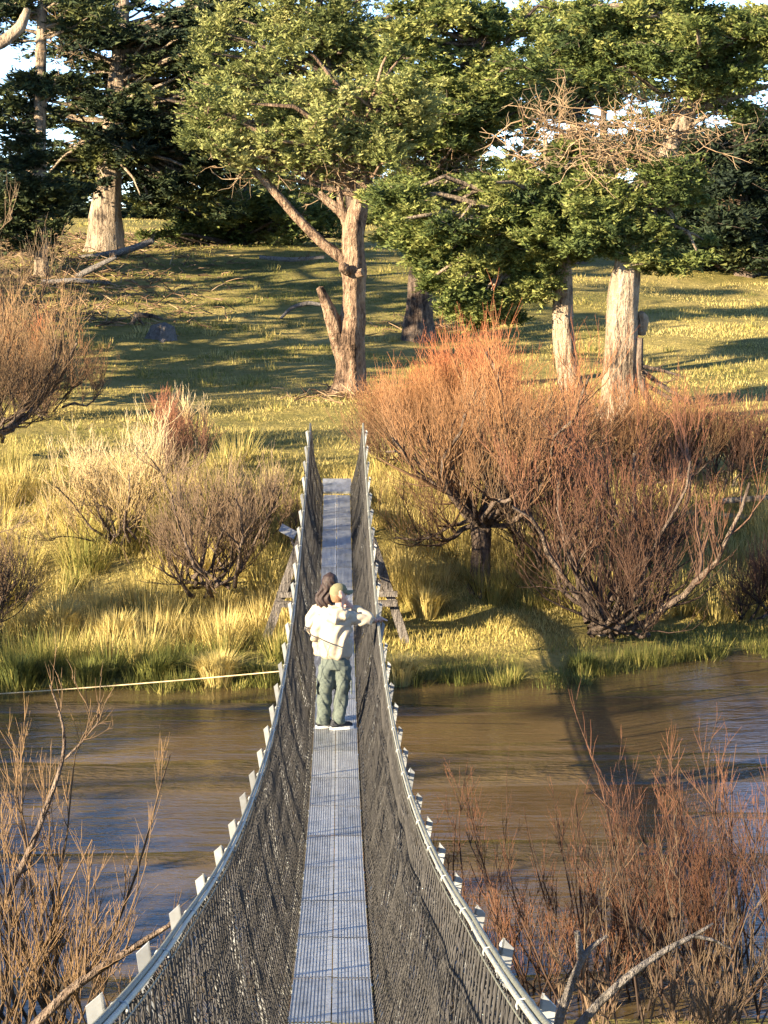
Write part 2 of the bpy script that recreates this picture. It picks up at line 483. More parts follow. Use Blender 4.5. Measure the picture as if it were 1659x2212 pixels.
# timber trestle carrying the far end
YT = 36.8
tb = at(560, 1412, YT); tr_ = at(888, 1412, YT)
tt = empty('timber_trestle', onground((0, YT, 0)), 'weathered timber trestle with splayed legs under the far end of the bridge', 'trestle')
def up_to(p, z): return V(p[0], p[1], z)
lz = float(H(tb[0], YT)) - 0.3
for s, foot, top in ((-1, tb, at(655, 1150, YT)), (1, tr_, at(803, 1165, YT))):
    b = Buf(); beam(b, up_to(foot, lz), up_to(top, top[2]), 0.15, 0.15); b.build('leg', M['timber'], tt, False)
    knee = at(600 if s < 0 else 852, 1305, YT)
    inner = at(648 if s < 0 else 806, 1248, YT)
    b = Buf(); beam(b, knee + V(0, 0.12, 0), inner + V(0, 0.12, 0), 0.10, 0.10); b.build('brace', M['timber'], tt, False)
    gp = at(655 if s < 0 else 800, 1440, YT)
    b = Buf(); beam(b, V(gp[0] * 0.55, YT, lz), V(s * 0.45, YT, float(deck_z(YT)) - 0.12), 0.13, 0.13); b.build('leg', M['timber'], tt, False)
ba = at(598, 1302, YT); bc = at(858, 1300, YT)
b = Buf(); beam(b, ba + V(0, -0.13, 0), bc + V(0, -0.13, 0), 0.09, 0.13); b.build('crossbeam', M['timber'], tt, False)
b = Buf(); beam(b, ba + V(0, -0.13, 0.16), bc + V(0, -0.13, 0.16), 0.09, 0.06); b.build('crossbeam', M['timber'], tt, False)
b = Buf(); beam(b, V(-0.55, YT, float(deck_z(YT)) - 0.17), V(0.55, YT, float(deck_z(YT)) - 0.17), 0.14, 0.12); b.build('cap_beam', M['timber'], tt, False)

# stay rope from the bridge to the left bank
p0 = V(-RW - 0.05, 29.3, 0); p0[2] = at(605, 1447, 29.3)[2]
p1 = at(-560, 1545, 32.5); p1[2] = max(p1[2], 0.05)
t = np.linspace(0, 1, 24)[:, None]
P = p0 + (p1 - p0) * t; P[:, 2] -= (0.25 * t * (1 - t))[:, 0]
b = Buf(); tubes(b, P[None], np.full((1, 24), 0.009), 6)
o = b.build('stay_rope', M['rope']); tag(o, 'pale stay rope stretched from the bridge side over the river to the left', 'rope')

# ------------------------------------------------------------------ growth helpers
def rand_unit(n):
    return unit(rng.normal(size=(n, 3)))

def stems(base, dirs, length, r0, N=6, up=0.15, curl=0.12, rtip=0.25):
    B = len(base)
    P = np.empty((B, N, 3)); P[:, 0] = base
    d = unit(np.asarray(dirs, float)).copy()
    st = (np.asarray(length) / (N - 1)).reshape(-1, 1)
    for k in range(1, N):
        d = unit(d + rng.normal(0, curl, (B, 3)) + np.array([0, 0, up]))
        P[:, k] = P[:, k - 1] + d * st
    R = np.asarray(r0).reshape(-1, 1) * np.linspace(1, rtip, N)[None]
    return P, R

def sprout(P, R, k, t0, t1, length, ang=0.7, up=0.15, curl=0.12, rr=0.5, N=5, rmin=0.003, lvar=0.4, grav=0.0, upbias=0.3, shrink=0.5):
    """k children per parent polyline"""
    B, Np, _ = P.shape
    idx = np.repeat(np.arange(B), k)
    t = rng.uniform(t0, t1, B * k) * (Np - 1)
    i = np.clip(t.astype(int), 0, Np - 2); f = (t - i)[:, None]
    pos = P[idx, i] * (1 - f) + P[idx, i + 1] * f
    tan = unit(P[idx, i + 1] - P[idx, i])
    r = (R[idx, i] * (1 - f[:, 0]) + R[idx, i + 1] * f[:, 0]) * rr
    side = rand_unit(len(idx)); side = unit(side - tan * np.sum(side * tan, 1, keepdims=True))
    a = rng.uniform(0.5, 1.2, len(idx))[:, None] * ang
    d = tan * np.cos(a) + side * np.sin(a) + np.array([0, 0, upbias])
    ln = length * rng.uniform(1 - lvar, 1 + lvar, len(idx)) * (1 - shrink * t / (Np - 1))
    return stems(pos, d, ln, np.maximum(r, rmin), N, up - grav, curl)

def clear(P, R):
    k = ~np.any((np.abs(P[..., 0]) < 0.68) & (P[..., 1] < 43.5), axis=1)
    return P[k], R[k]

def tone_of(P, lo, hi):
    B, N, _ = P.shape
    return np.linspace(lo, hi, N)[None] + rng.normal(0, 0.08, (B, 1))

def shrub(name, label, cat, base, mat, levels, group=None, stem_mat=None):
    """levels: list of (P, R, lo, hi); the first is the part 'stems', the rest 'twigs'"""
    e = empty(name, base, label, cat, group)
    b = Buf(); P, R, lo, hi = levels[0]
    tubes(b, P, R, 6, tone_of(P, lo, hi)); b.build('stems', stem_mat or mat, e)
    b = Buf()
    for P, R, lo, hi in levels[1:]:
        tubes(b, P, R, 3, tone_of(P, lo, hi))
    o = b.build('twigs', mat, e); o['kind'] = 'stuff'
    return e

def leafpads(buf, cen, A, flat=0.4, nb=40, nl=14, ll=0.26, droop=0.15, up=0.25, tone=0.5, tvar=0.18, wid=0.42, twigs=None):
    n = len(cen)
    A = np.asarray(A, float)
    per = np.maximum(5, nb * (A / A.mean()) ** 1.7).astype(int)
    idx = np.repeat(np.arange(n), per)
    B = len(idx)
    a = A[idx]
    ph = rng.uniform(0, 2 * PI, B)
    el = rng.normal(up, 0.28, B)
    d = np.stack([np.cos(ph) * np.cos(el), np.sin(ph) * np.cos(el), np.sin(el)], 1)
    off = rng.normal(0, 1, (B, 3)) * np.stack([0.30 * a, 0.30 * a, flat * a * 0.55], 1)
    st = cen[idx] + off
    ln = a * rng.uniform(0.45, 0.95, B)
    ptone = rng.normal(0, tvar, n)
    s = rng.uniform(0.15, 1.0, (B, nl)); s.sort(axis=1)
    pos = st[:, None] + d[:, None] * (ln[:, None] * s)[..., None]
    pos[..., 2] -= droop * (ln[:, None] * s ** 2)
    pos += rng.normal(0, 0.04, pos.shape)
    side = unit(np.cross(d, np.array([0, 0, 1.0])))
    sg = np.where(np.arange(nl) % 2 == 0, 1.0, -1.0)
    ld = unit(d[:, None] * 0.75 + side[:, None] * sg[None, :, None] * 0.65 + np.array([0, 0, 0.12]) + rng.normal(0, 0.28, pos.shape))
    nrm = unit(np.array([0, 0, 0.8]) + rng.normal(0, 1.0, pos.shape))
    w = unit(np.cross(ld, nrm))
    l = (ll * rng.uniform(0.6, 1.3, pos.shape[:2]) * (1.15 - 0.4 * s))[..., None]
    v = np.stack([pos - w * l * wid * 0.5, pos + w * l * wid * 0.5, pos + ld * l], 2)
    nq = B * nl
    tn = np.clip(tone + ptone[idx][:, None] + rng.normal(0, 0.13, (B, nl)) + 0.25 * (s - 0.6), 0, 1)
    buf.add(v.reshape(-1, 3), None, np.repeat(tn.reshape(-1), 3), np.arange(nq * 3).reshape(nq, 3))
    if twigs is not None:
        e = st + d * ln[:, None]; e[:, 2] -= droop * ln
        m_ = (st + e) / 2 + rng.normal(0, 0.05, st.shape)
        k = rng.random(B) < 0.10
        tubes(twigs, np.stack([st, m_, e], 1)[k], np.broadcast_to([0.02, 0.014, 0.006], (k.sum(), 3)), 3, 0.6)

def trunk(buf, pts, N=40, sides=20, flare=0.4, rough=0.10, seed=0.0):
    """pts rows x,y,z,r: a fluted, knobbly trunk"""
    q = resample(pts, N)
    P, r = q[:, :3], q[:, 3]
    hgt = np.linspace(0, 1, N)
    T = unit(np.gradient(P, axis=0))
    n = unit(np.cross(T, np.array([0.05, 1, 0.02]))); b_ = np.cross(T, n)
    a = np.arange(sides) * 2 * PI / sides
    A_, Z = np.meshgrid(a, np.arange(N))
    z = P[:, 2:3]
    ridge = rough * (np.sin(A_ * 5 + seed + 0.35 * np.sin(z * 1.3)) * 0.5 + np.sin(A_ * 9 + 2 * seed + 0.5 * np.sin(z * 0.9 + 1)) * 0.4 + np.sin(A_ * 3 + z * 2.3 + seed) * 0.35)
    root = flare * np.exp(-hgt * 16)[:, None] * (0.55 + 0.45 * np.sin(A_ * 5 + seed * 3))
    burl = np.zeros_like(A_)
    for _ in range(int(N * 0.35)):
        zc, ac = rng.uniform(0.05, 1), rng.uniform(0, 2 * PI)
        burl += rng.uniform(-0.10, 0.20) * rough / 0.10 * np.exp(-((hgt[:, None] - zc) / rng.uniform(0.015, 0.05)) ** 2 - ((np.mod(A_ - ac + PI, 2 * PI) - PI) / rng.uniform(0.35, 0.8)) ** 2)
    ridge = ridge + burl
    rr = r[:, None] * (1 + ridge + root + rng.normal(0, 0.025, A_.shape))
    v = P[:, None] + rr[..., None] * (np.cos(A_)[..., None] * n[:, None] + np.sin(A_)[..., None] * b_[:, None])
    i = (np.arange(N - 1)[:, None] * sides); j = np.arange(sides)[None]; j2 = (j + 1) % sides
    f = np.stack([i + j, i + j2, i + j2 + sides, i + j + sides], -1).reshape(-1, 4)
    buf.add(v.reshape(-1, 3), f)
    cap = np.concatenate([v[-1], [P[-1] + T[-1] * r[-1] * 0.4]])
    buf.add(cap, None, None, [[k, (k + 1) % sides, sides] for k in range(sides)])

def px_line(rows, Y, dY=None):
    """rows (px, py, r_px[, dY]) -> x,y,z,r at distance Y"""
    out = []
    for r in rows:
        dy = r[3] if len(r) > 3 else 0
        p = at(r[0], r[1], Y + dy)
        out.append((*p, r[2] / ppm(Y + dy)))
    return np.array(out)

def tree(name, label, Y, trunk_rows, regions, leaf, bark, group='conifers on the hillside', limbs=(), nb=34, nl=15, ll=0.24, flat=0.35,
         up=0.22, droop=0.12, tone=0.5, tvar=0.2, depth=0.75, wid=0.42, rough=0.1, cat='tree', hang=None, attach=None):
    """regions: (cx, cy, rx, ry, pads, pad radius) in picture units round the tree's distance"""
    T = px_line(trunk_rows, Y)
    T[0, 2] = float(H(T[0, 0], T[0, 1])) - 0.15
    base = T[0, :3] + V(0, 0, 0.15)
    e = empty(name, base, label, cat, group)
    b = Buf(); trunk(b, T, seed=random.random() * 6, rough=rough); b.build('trunk', bark, e)
    Tq = resample(T, 60)
    for rows in limbs:
        b = Buf(); trunk(b, px_line(rows, Y), N=24, sides=10, flare=0.0, rough=0.12, seed=random.random() * 6); b.build('limb', bark, e)
    cb, wb = Buf(), Buf()
    wood_P, wood_R = [], []
    for (cx, cy, rx, ry, npad, pr) in regions:
        npad = max(3, int(npad * 0.78))
        u = rng.normal(0, 0.60, (npad, 3)); u /= np.maximum(1, np.linalg.norm(u, axis=1, keepdims=True) / 1.7)
        dm = rx / ppm(Y) * depth
        cen = np.array([at(cx + a[0] * rx, cy + a[2] * ry, Y + a[1] * dm) for a in u])
        gz = H(cen[:, 0], cen[:, 1]) + 0.4
        cen[:, 2] = np.maximum(cen[:, 2], gz)
        A = pr / ppm(Y) * np.clip(np.exp(rng.normal(0, 0.38, npad)), 0.4, 2.0)
        leafpads(cb, cen, A, flat, nb, nl, ll, droop, up, tone, tvar, wid, wb)
        for c in cen:
            zt = c[2] - 0.25 * np.linalg.norm(c[:2] - base[:2])
            if attach is not None: zt = max(zt, at(trunk_rows[0][0], attach, Y)[2] + rng.uniform(0, 1.5))
            k = int(np.argmin(np.abs(Tq[:, 2] - zt) + 0.15 * np.linalg.norm(Tq[:, :2] - c[:2], axis=1)))
            s0 = Tq[k, :3]
            m1 = s0 * 0.66 + c * 0.34 + V(*rng.normal(0, 0.12, 3)) + V(0, 0, -0.05)
            m2 = s0 * 0.3 + c * 0.7 + V(*rng.normal(0, 0.15, 3)) + V(0, 0, 0.1)
            dl = np.linalg.norm(c - s0)
            wood_P.append([s0, m1, m2, c]); rr_ = min(0.035 + 0.012 * dl, 0.14)
            wood_R.append([rr_ * 1.2, rr_, rr_ * 0.7, rr_ * 0.35])
    if wood_P: tubes(wb, np.array(wood_P), np.array(wood_R), 4, 0.4)
    if hang:                       # bare dead twigs inside the crown
        for (cx, cy, rx, ry, n_) in hang:
            u = unit(rng.normal(size=(n_, 3))) * rng.uniform(0.1, 1, (n_, 1)) ** 0.5
            s0 = np.array([at(cx + a[0] * rx, cy + a[2] * ry, Y + a[1] * rx / ppm(Y) * 0.6) for a in u])
            P, R = stems(s0, rng.normal(0, 1, (n_, 3)) * V(1, 1, 0.5), rng.uniform(0.7, 1.9, n_), np.full(n_, 0.020), 6, 0.02, 0.3)
            P2, R2 = sprout(P, R, 5, 0.2, 1, 0.7, 0.9, 0.02, 0.3, 0.55, 4, 0.010, upbias=0)
            dbuf = Buf(); tubes(dbuf, P, R, 3, tone_of(P, 0.3, 0.9)); tubes(dbuf, P2, R2, 3, tone_of(P2, 0.4, 1.0))
            o = dbuf.build('dead_twigs', M['deadtwig'], e); o['kind'] = 'stuff'
    if cb.n:
        o = cb.build('crown', leaf, e, smooth=False)
        o = wb.build('branches', bark, e); o['kind'] = 'stuff'
    return e

# ------------------------------------------------------------------ the conifers
# old pollard in the middle of the slope
tree('pollarded_pine', 'gnarled old tree with broken trunk stub and long bare leaning limb above the bridge end', 60,
     [(752, 858, 40), (754, 835, 31), (760, 790, 28), (750, 735, 35), (757, 705, 31), (763, 680, 25), (761, 640, 24), (766, 615, 21), (761, 585, 27), (767, 560, 20), (762, 520, 21), (766, 475, 23), (776, 440, 18), (785, 400, 14), (800, 340, 9), (790, 260, 6)],
     [(550, 300, 125, 40, 24, 36), (690, 240, 150, 100, 60, 40), (770, 330, 110, 45, 26, 34), (640, 340, 70, 35, 14, 30), (830, 220, 80, 70, 20, 36)],
     M['pine'], M['bark'], limbs=[
         [(752, 568, 13), (700, 530, 11), (640, 470, 10), (575, 395, 9), (528, 350, 8), (505, 320, 4, -0.4)],
         [(738, 760, 20), (722, 700, 18, -0.2), (706, 660, 13, -0.3), (690, 622, 8, -0.4)],
         [(766, 510, 10), (745, 480, 9), (735, 440, 8), (732, 410, 5), (725, 370, 4)],
         [(765, 500, 10), (735, 455, 11), (705, 432, 9), (690, 415, 5)],
         [(752, 588, 11, -0.35), (742, 578, 12, -0.45), (738, 568, 6, -0.5)],
         [(772, 592, 9, -0.3), (784, 588, 9, -0.4)]],
     nb=30, nl=24, ll=0.15, flat=0.5, up=0.35, tone=0.62, rough=0.16, hang=[(760, 350, 110, 50, 70), (560, 320, 80, 30, 30)])
# tall pale crown behind it
tree('tall_pine', 'tall yellow green tree with billowing crown rising behind the pollarded tree', 88,
     [(772, 640, 15), (768, 500, 13), (740, 300, 12), (695, 80, 8), (690, -40, 4)],
     [(690, 70, 190, 85, 95, 40), (560, 190, 140, 55, 44, 36), (800, 170, 110, 110, 56, 40), (700, 330, 130, 60, 30, 36)],
     M['pine'], M['darkbark'], nb=26, nl=17, ll=0.20, flat=0.6, up=0.4, tone=0.55)
# layered cypress right of the centre
tree('layered_cypress', 'dark trunked cypress with layered flat boughs behind the right end of the bridge', 73,
     [(905, 725, 32), (906, 640, 26), (915, 560, 22), (925, 480, 18), (928, 400, 15), (940, 300, 12), (1000, 180, 8), (1040, 60, 5)],
     [(970, 150, 160, 110, 84, 44), (1010, 40, 120, 35, 30, 44), (910, 280, 120, 60, 44, 40), (1090, 250, 70, 40, 14, 34), (880, 470, 80, 45, 22, 36), (920, 390, 70, 40, 14, 34), (1010, 340, 60, 40, 12, 32)],
     M['cypress'], M['darkbark'], nb=34, nl=18, ll=0.2, flat=0.22, up=0.12, droop=0.18, tone=0.5,
     limbs=[[(975, 255, 10), (1005, 205, 12), (1030, 180, 9), (1035, 150, 4)], [(915, 560, 9), (960, 545, 8), (1000, 525, 5)]], hang=[(950, 370, 100, 50, 60), (1060, 300, 60, 60, 40)])
# pair of pale trunks on the right
tree('slender_cypress', 'slender pale trunked cypress standing left of the stouter pale trunk', 55,
     [(1262, 960, 30), (1245, 880, 27), (1226, 800, 24), (1216, 720, 24), (1216, 640, 21), (1216, 580, 18), (1205, 480, 15), (1190, 380, 11), (1180, 330, 7), (1178, 298, 4)],
     [(1030, 450, 210, 45, 66, 40), (1060, 530, 150, 60, 60, 38), (1020, 630, 70, 60, 26, 30), (1190, 440, 100, 70, 40, 38), (1180, 530, 90, 45, 28, 36), (1240, 350, 70, 35, 12, 30), (900, 420, 80, 35, 18, 32), (930, 500, 80, 35, 20, 32), (985, 590, 60, 45, 22, 30), (1050, 670, 45, 45, 20, 26), (1120, 600, 70, 40, 18, 30)],
     M['cypress'], M['palebark'], nb=36, nl=27, ll=0.135, wid=0.5, flat=0.25, up=0.15, droop=0.22, tone=0.46,
     limbs=[[(1210, 470, 8), (1120, 440, 8), (1020, 430, 5), (990, 432, 3)]], hang=[(1190, 300, 110, 60, 60), (1290, 350, 90, 40, 40)], rough=0.08, attach=500)
tree('stout_cypress', 'stout pale trunked cypress with high forked limbs on the right', 53,
     [(1335, 990, 46), (1340, 900, 40), (1340, 820, 37), (1342, 740, 35), (1346, 660, 33), (1350, 600, 30), (1372, 500, 24), (1405, 410, 20), (1450, 310, 18), (1490, 245, 19), (1505, 150, 13), (1500, 40, 7)],
     [(1340, 510, 95, 65, 34, 36), (1400, 430, 100, 60, 36, 36), (1420, 540, 70, 45, 20, 34), (1480, 60, 200, 60, 84, 44), (1320, 90, 120, 70, 44, 40), (1600, 130, 80, 70, 30, 40), (1280, 440, 80, 50, 20, 34)],
     M['cypress'], M['palebark'], nb=36, nl=27, ll=0.135, wid=0.5, flat=0.26, up=0.15, droop=0.2, tone=0.48,
     limbs=[[(1490, 240, 12), (1560, 215, 10), (1640, 190, 7), (1680, 180, 4)], [(1488, 245, 11), (1478, 180, 9), (1490, 120, 6), (1450, 90, 4)], [(1380, 720, 14, 0.3), (1388, 690, 13, 0.2), (1384, 676, 7, 0.1)]],
     hang=[(1350, 300, 130, 80, 90), (1540, 260, 100, 80, 40)], rough=0.10, attach=520)
# big dark cypress upper left
tree('great_dark_cypress', 'great dark cypress with broad sunlit foot at the top of the slope on the left', 98,
     [(228, 525, 38), (228, 470, 34), (232, 420, 29), (240, 340, 25), (250, 220, 21), (262, 80, 16), (270, -60, 10)],
     [(420, 90, 180, 95, 90, 40), (300, 220, 170, 100, 80, 40), (420, 310, 140, 70, 50, 38), (250, 350, 150, 45, 40, 34), (500, 40, 110, 45, 36, 38), (190, 70, 130, 100, 46, 38), (150, 320, 80, 60, 24, 34), (520, 190, 115, 36, 36, 34), (400, 410, 120, 40, 30, 34)],
     M['darkcypress'], M['palebark'], nb=26, nl=12, ll=0.31, flat=0.2, up=0.08, droop=0.2, tone=0.4, attach=330)
tree('thin_cypress', 'thin tall trunk lit in patches at the upper left edge', 88,
     [(88, 560, 14), (88, 440, 13), (86, 300, 13), (88, 150, 12), (92, 0, 10), (95, -80, 8)],
     [(40, 480, 90, 50, 22, 40), (60, 400, 80, 40, 14, 36), (30, 330, 60, 45, 10, 34), (150, 30, 100, 40, 16, 36), (20, 20, 60, 40, 10, 34), (70, 190, 80, 50, 8, 32), (20, 250, 60, 40, 8, 32)],
     M['darkcypress'], M['palebark'], nb=34, nl=13, ll=0.28, flat=0.25, up=0.1, tone=0.42,
     limbs=[[(88, 230, 6), (110, 200, 6), (125, 160, 4)], [(-40, 110, 12, -4), (10, 90, 13, -4), (45, 60, 12, -4), (60, 20, 8, -4)]], hang=[(120, 90, 70, 80, 20)])
tree('low_cypress', 'low dark spreading conifer with boughs sweeping the grass at the top of the slope', 103,
     [(520, 560, 14), (525, 500, 12), (530, 440, 8), (532, 400, 4)],
     [(520, 500, 170, 55, 50, 40), (620, 450, 110, 50, 26, 38), (430, 470, 80, 40, 14, 36)],
     M['cypress'], M['darkbark'], nb=34, nl=13, ll=0.28, flat=0.25, up=0.1, droop=0.3, tone=0.42)
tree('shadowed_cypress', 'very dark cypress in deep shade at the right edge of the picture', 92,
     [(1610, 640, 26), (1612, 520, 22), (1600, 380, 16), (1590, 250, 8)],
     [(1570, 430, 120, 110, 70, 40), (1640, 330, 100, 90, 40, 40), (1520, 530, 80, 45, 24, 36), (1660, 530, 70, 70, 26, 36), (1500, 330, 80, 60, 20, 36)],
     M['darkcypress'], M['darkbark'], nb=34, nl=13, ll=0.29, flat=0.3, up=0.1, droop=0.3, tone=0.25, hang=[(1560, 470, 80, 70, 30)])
tree('grey_green_pine', 'pale grey green tree with thin crown between the layered cypress and the right hand trees', 96,
     [(1245, 620, 18), (1245, 400, 15), (1243, 230, 12), (1235, 100, 7), (1230, 20, 3)],
     [(1215, 90, 100, 95, 70, 36), (1180, 210, 90, 60, 30, 32), (1300, 200, 70, 50, 18, 30), (1200, 330, 80, 50, 16, 30)],
     M['pine'], M['darkbark'], nb=26, nl=14, ll=0.25, flat=0.55, up=0.4, tone=0.6,
     limbs=[[(1243, 250, 9), (1270, 225, 9), (1300, 205, 8), (1330, 200, 5)]])
# trees farther back along the crest
back = [(-60, 150, 480, 220, 0.35, 'darkcypress', 'dark conifer on the crest at the far left edge'),
        (120, 145, 490, 130, 0.40, 'darkcypress', 'dark conifer on the crest between the two left trunks'),
        (370, 160, 480, 210, 0.35, 'darkcypress', 'dark conifer on the crest behind the great cypress'),
        (560, 140, 500, 130, 0.30, 'darkcypress', 'dark conifer on the crest behind the leaning limb'),
        (720, 150, 500, 150, 0.30, 'darkcypress', 'dark conifer on the crest behind the pollarded tree'),
        (850, 135, 520, 100, 0.45, 'cypress', 'green conifer on the crest seen past the forked trunk'),
        (1010, 145, 520, 150, 0.35, 'cypress', 'green conifer on the crest right of the layered cypress trunk'),
        (1120, 155, 500, 120, 0.45, 'cypress', 'green conifer on the crest behind the slender pale trunk'),
        (1300, 150, 500, 320, 0.4, 'cypress', 'tall green conifer on the crest between the two pale trunks'),
        (1460, 150, 510, 330, 0.35, 'darkcypress', 'dark conifer on the crest behind the stout pale trunk'),
        (1640, 160, 500, 260, 0.3, 'darkcypress', 'dark tall conifer on the crest at the far right edge')]
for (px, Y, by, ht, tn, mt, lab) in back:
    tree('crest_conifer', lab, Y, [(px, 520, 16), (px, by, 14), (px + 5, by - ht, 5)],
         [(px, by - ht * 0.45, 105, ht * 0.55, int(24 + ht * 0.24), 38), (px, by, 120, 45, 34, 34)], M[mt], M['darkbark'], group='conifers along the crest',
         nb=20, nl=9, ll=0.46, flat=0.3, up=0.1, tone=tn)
# trees just outside the view on the left; their long shadows cross the slope
outside = [(-15.5, 57, 9, 3.4, 'slope', 'low broad conifer left of the slope, first of the row beyond the left edge'),
           (-17.5, 62, 12, 4.0, 'slope', 'broad conifer left of the slope, second of the row beyond the left edge'),
           (-18.5, 68, 13, 4.2, 'slope', 'broad conifer left of the slope, third of the row beyond the left edge'),
           (-20.5, 75, 14, 4.2, 'slope', 'broad conifer left of the slope, fourth of the row beyond the left edge'),
           (-23, 83, 15, 4.5, 'slope', 'broad conifer left of the slope, highest of the row beyond the left edge'),
           (-13.0, 14.5, 3.8, 2.0, 'river', 'low round tree on the near bank beyond the left edge'),
           (-28.5, 15.5, 12.0, 3.6, 'river', 'tall round tree on the near bank beyond the left edge'),
           (-33.5, 15.5, 12.6, 3.6, 'river', 'taller round tree on the near bank beyond the left edge'),
           (-39, 15.5, 13.2, 3.8, 'river', 'tallest round tree on the near bank beyond the left edge')]
for k, (x, y, hgt, crad, where, lab) in enumerate(outside):
    z0 = float(H(x, y))
    def prj(x, y, z):
        d = V(x, y, z) - CAM
        w = d @ FWD
        return 829.5 + F * (d @ RGT) / w, 1106 - F * (d @ UPV) / w
    s = ppm(y)
    r = [(*prj(x, y, z0 + hgt * q), s * (0.45 * (1 - q) + 0.05)) for q in (0, 0.25, 0.5, 0.75, 1.0)]
    cx, cy = prj(x, y, z0 + hgt * 0.52)
    tree('slope_conifer' if where == 'slope' else 'riverside_tree', lab, y, r, [(cx, cy, crad * s, hgt * 0.5 * s, 50 if where == 'slope' else 36, 1.0 * s)], M['darkcypress'], M['bark'],
         group='conifers left of the view' if where == 'slope' else 'trees on the near bank', depth=0.9, nb=16, nl=7, ll=0.58, flat=0.35, tone=0.4)

# ------------------------------------------------------------------ shrubs on the far bank
def radial(n, spread, el0, el1, bias=(0, 0, 0)):
    ph = rng.uniform(0, 2 * PI, n)
    el = rng.uniform(el0, el1, n)
    return np.stack([np.cos(ph) * np.cos(el) * spread, np.sin(ph) * np.cos(el) * spread, np.sin(el)], 1) + np.array(bias)

# pollard willow: short trunk, spreading arms, upright orange shoots
def pollard(name, label, base, trunk_h, arms, arm_len, shoots, shoot_len, mat, tr=0.16, group=None, bias=(0, 0, 0), up=0.16, twig=2, trunk_on=True, el=(0.0, 1.05), curl=0.22):
    e = empty(name, base, label, 'shrub', group)
    top = base + V(0, 0, trunk_h)
    b = Buf()
    if trunk_on:
        trunk(b, np.array([[*(base - V(0, 0, 0.1)), tr * 1.25], [*(base + V(0.02, 0, trunk_h * 0.5)), tr], [*top, tr * 1.1]]), N=16, sides=12, flare=0.5, rough=0.14)
    sc_ = tr * 0.5 if trunk_on else 0.24
    P0, R0 = stems(np.repeat(top[None], arms, 0) + rng.normal(0, sc_, (arms, 3)) * V(1, 1, 0.3), radial(arms, 1, el[0], el[1], bias), arm_len * rng.uniform(0.35, 1.45, arms), tr * rng.uniform(0.25, 0.5, arms), 9, up * 0.7, curl, 0.35)
    P0, R0 = clear(P0, R0)
    tubes(b, P0, R0, 6, 0.0)
    b.build('trunk', M['darkbark'], e)
    ztop = base[2] + trunk_h + arm_len * 0.75 + shoot_len * 0.8
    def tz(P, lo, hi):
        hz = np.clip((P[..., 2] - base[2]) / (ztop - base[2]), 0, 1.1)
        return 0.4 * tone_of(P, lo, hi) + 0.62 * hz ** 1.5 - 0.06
    b = Buf()
    P1, R1 = sprout(P0, R0, 7, 0.30, 1.0, arm_len * 0.55, 0.85, 0.14, 0.2, 0.6, 6, 0.011)
    P1, R1 = clear(P1, R1)
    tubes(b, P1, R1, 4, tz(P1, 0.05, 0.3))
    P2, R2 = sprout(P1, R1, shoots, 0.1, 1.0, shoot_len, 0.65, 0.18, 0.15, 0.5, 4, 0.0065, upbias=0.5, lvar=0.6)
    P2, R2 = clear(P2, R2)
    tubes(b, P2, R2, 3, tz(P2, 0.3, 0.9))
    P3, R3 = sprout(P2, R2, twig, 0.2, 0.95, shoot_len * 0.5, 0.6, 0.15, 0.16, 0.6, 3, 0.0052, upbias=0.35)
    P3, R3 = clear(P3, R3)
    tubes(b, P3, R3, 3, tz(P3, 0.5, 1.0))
    o = b.build('twigs', mat, e); o['kind'] = 'stuff'
    return e

g1 = 'red stemmed willows on the far bank'
pollard('red_willow', 'bushy orange red willow on a single dark trunk beside the bridge', onground(at(1037, 1360, 39.0)), 1.2, 22, 2.7, 8, 1.2, M['willow'], 0.17, g1, el=(0.05, 0.9), curl=0.26)
pollard('red_willow', 'dense thicket of upright orange red willow shoots below the slender pale trunk', onground(at(1000, 1080, 44.5)), 0.2, 30, 1.4, 11, 1.1, M['willow'], 0.10, g1, up=0.22, trunk_on=False)
pollard('red_willow', 'orange red willow shoots on the slope just right of the bridge end', onground(at(885, 1075, 45.0)), 0.2, 18, 1.2, 9, 1.0, M['willow'], 0.08, g1, up=0.2, trunk_on=False)
pollard('red_willow', 'russet willow shoots between the trunked willow and the foot of the slender pale trunk', onground(at(1190, 1110, 43.5)), 0.2, 20, 1.35, 8, 0.85, M['willow'], 0.09, g1, trunk_on=False)
pollard('red_willow', 'tangled dark willow sprawling over the water with many leaning stems', onground(at(1310, 1425, 37.0)) + V(0, 0, 0.05), 0.15, 26, 2.9, 6, 1.0, M['rustwillow'], 0.17, g1, curl=0.26, bias=(0.25, 0, 0.05), up=0.12, trunk_on=False)
pollard('red_willow', 'deep red willow thicket at the foot of the stout pale trunk', onground(at(1430, 1120, 44.0)), 0.3, 20, 1.45, 8, 0.95, M['willow'], 0.10, g1, up=0.22, trunk_on=False)
pollard('red_willow', 'dull red willow thicket at the far right of the bushes before the shaded grass', onground(at(1570, 1120, 44.0)), 0.2, 14, 1.3, 7, 1.0, M['rustwillow'], 0.08, g1, trunk_on=False)
pollard('red_willow', 'low reddish willow at the right edge over the inlet', onground(at(1640, 1400, 38.5)), 0.1, 10, 0.9, 7, 0.8, M['rustwillow'], 0.06, g1, trunk_on=False)
pollard('red_willow', 'thin grey brown willow between the trunked willow and the sprawling one', onground(at(1180, 1330, 39.5)), 0.2, 14, 2.2, 6, 1.2, M['browntwig'], 0.09, g1, trunk_on=False)

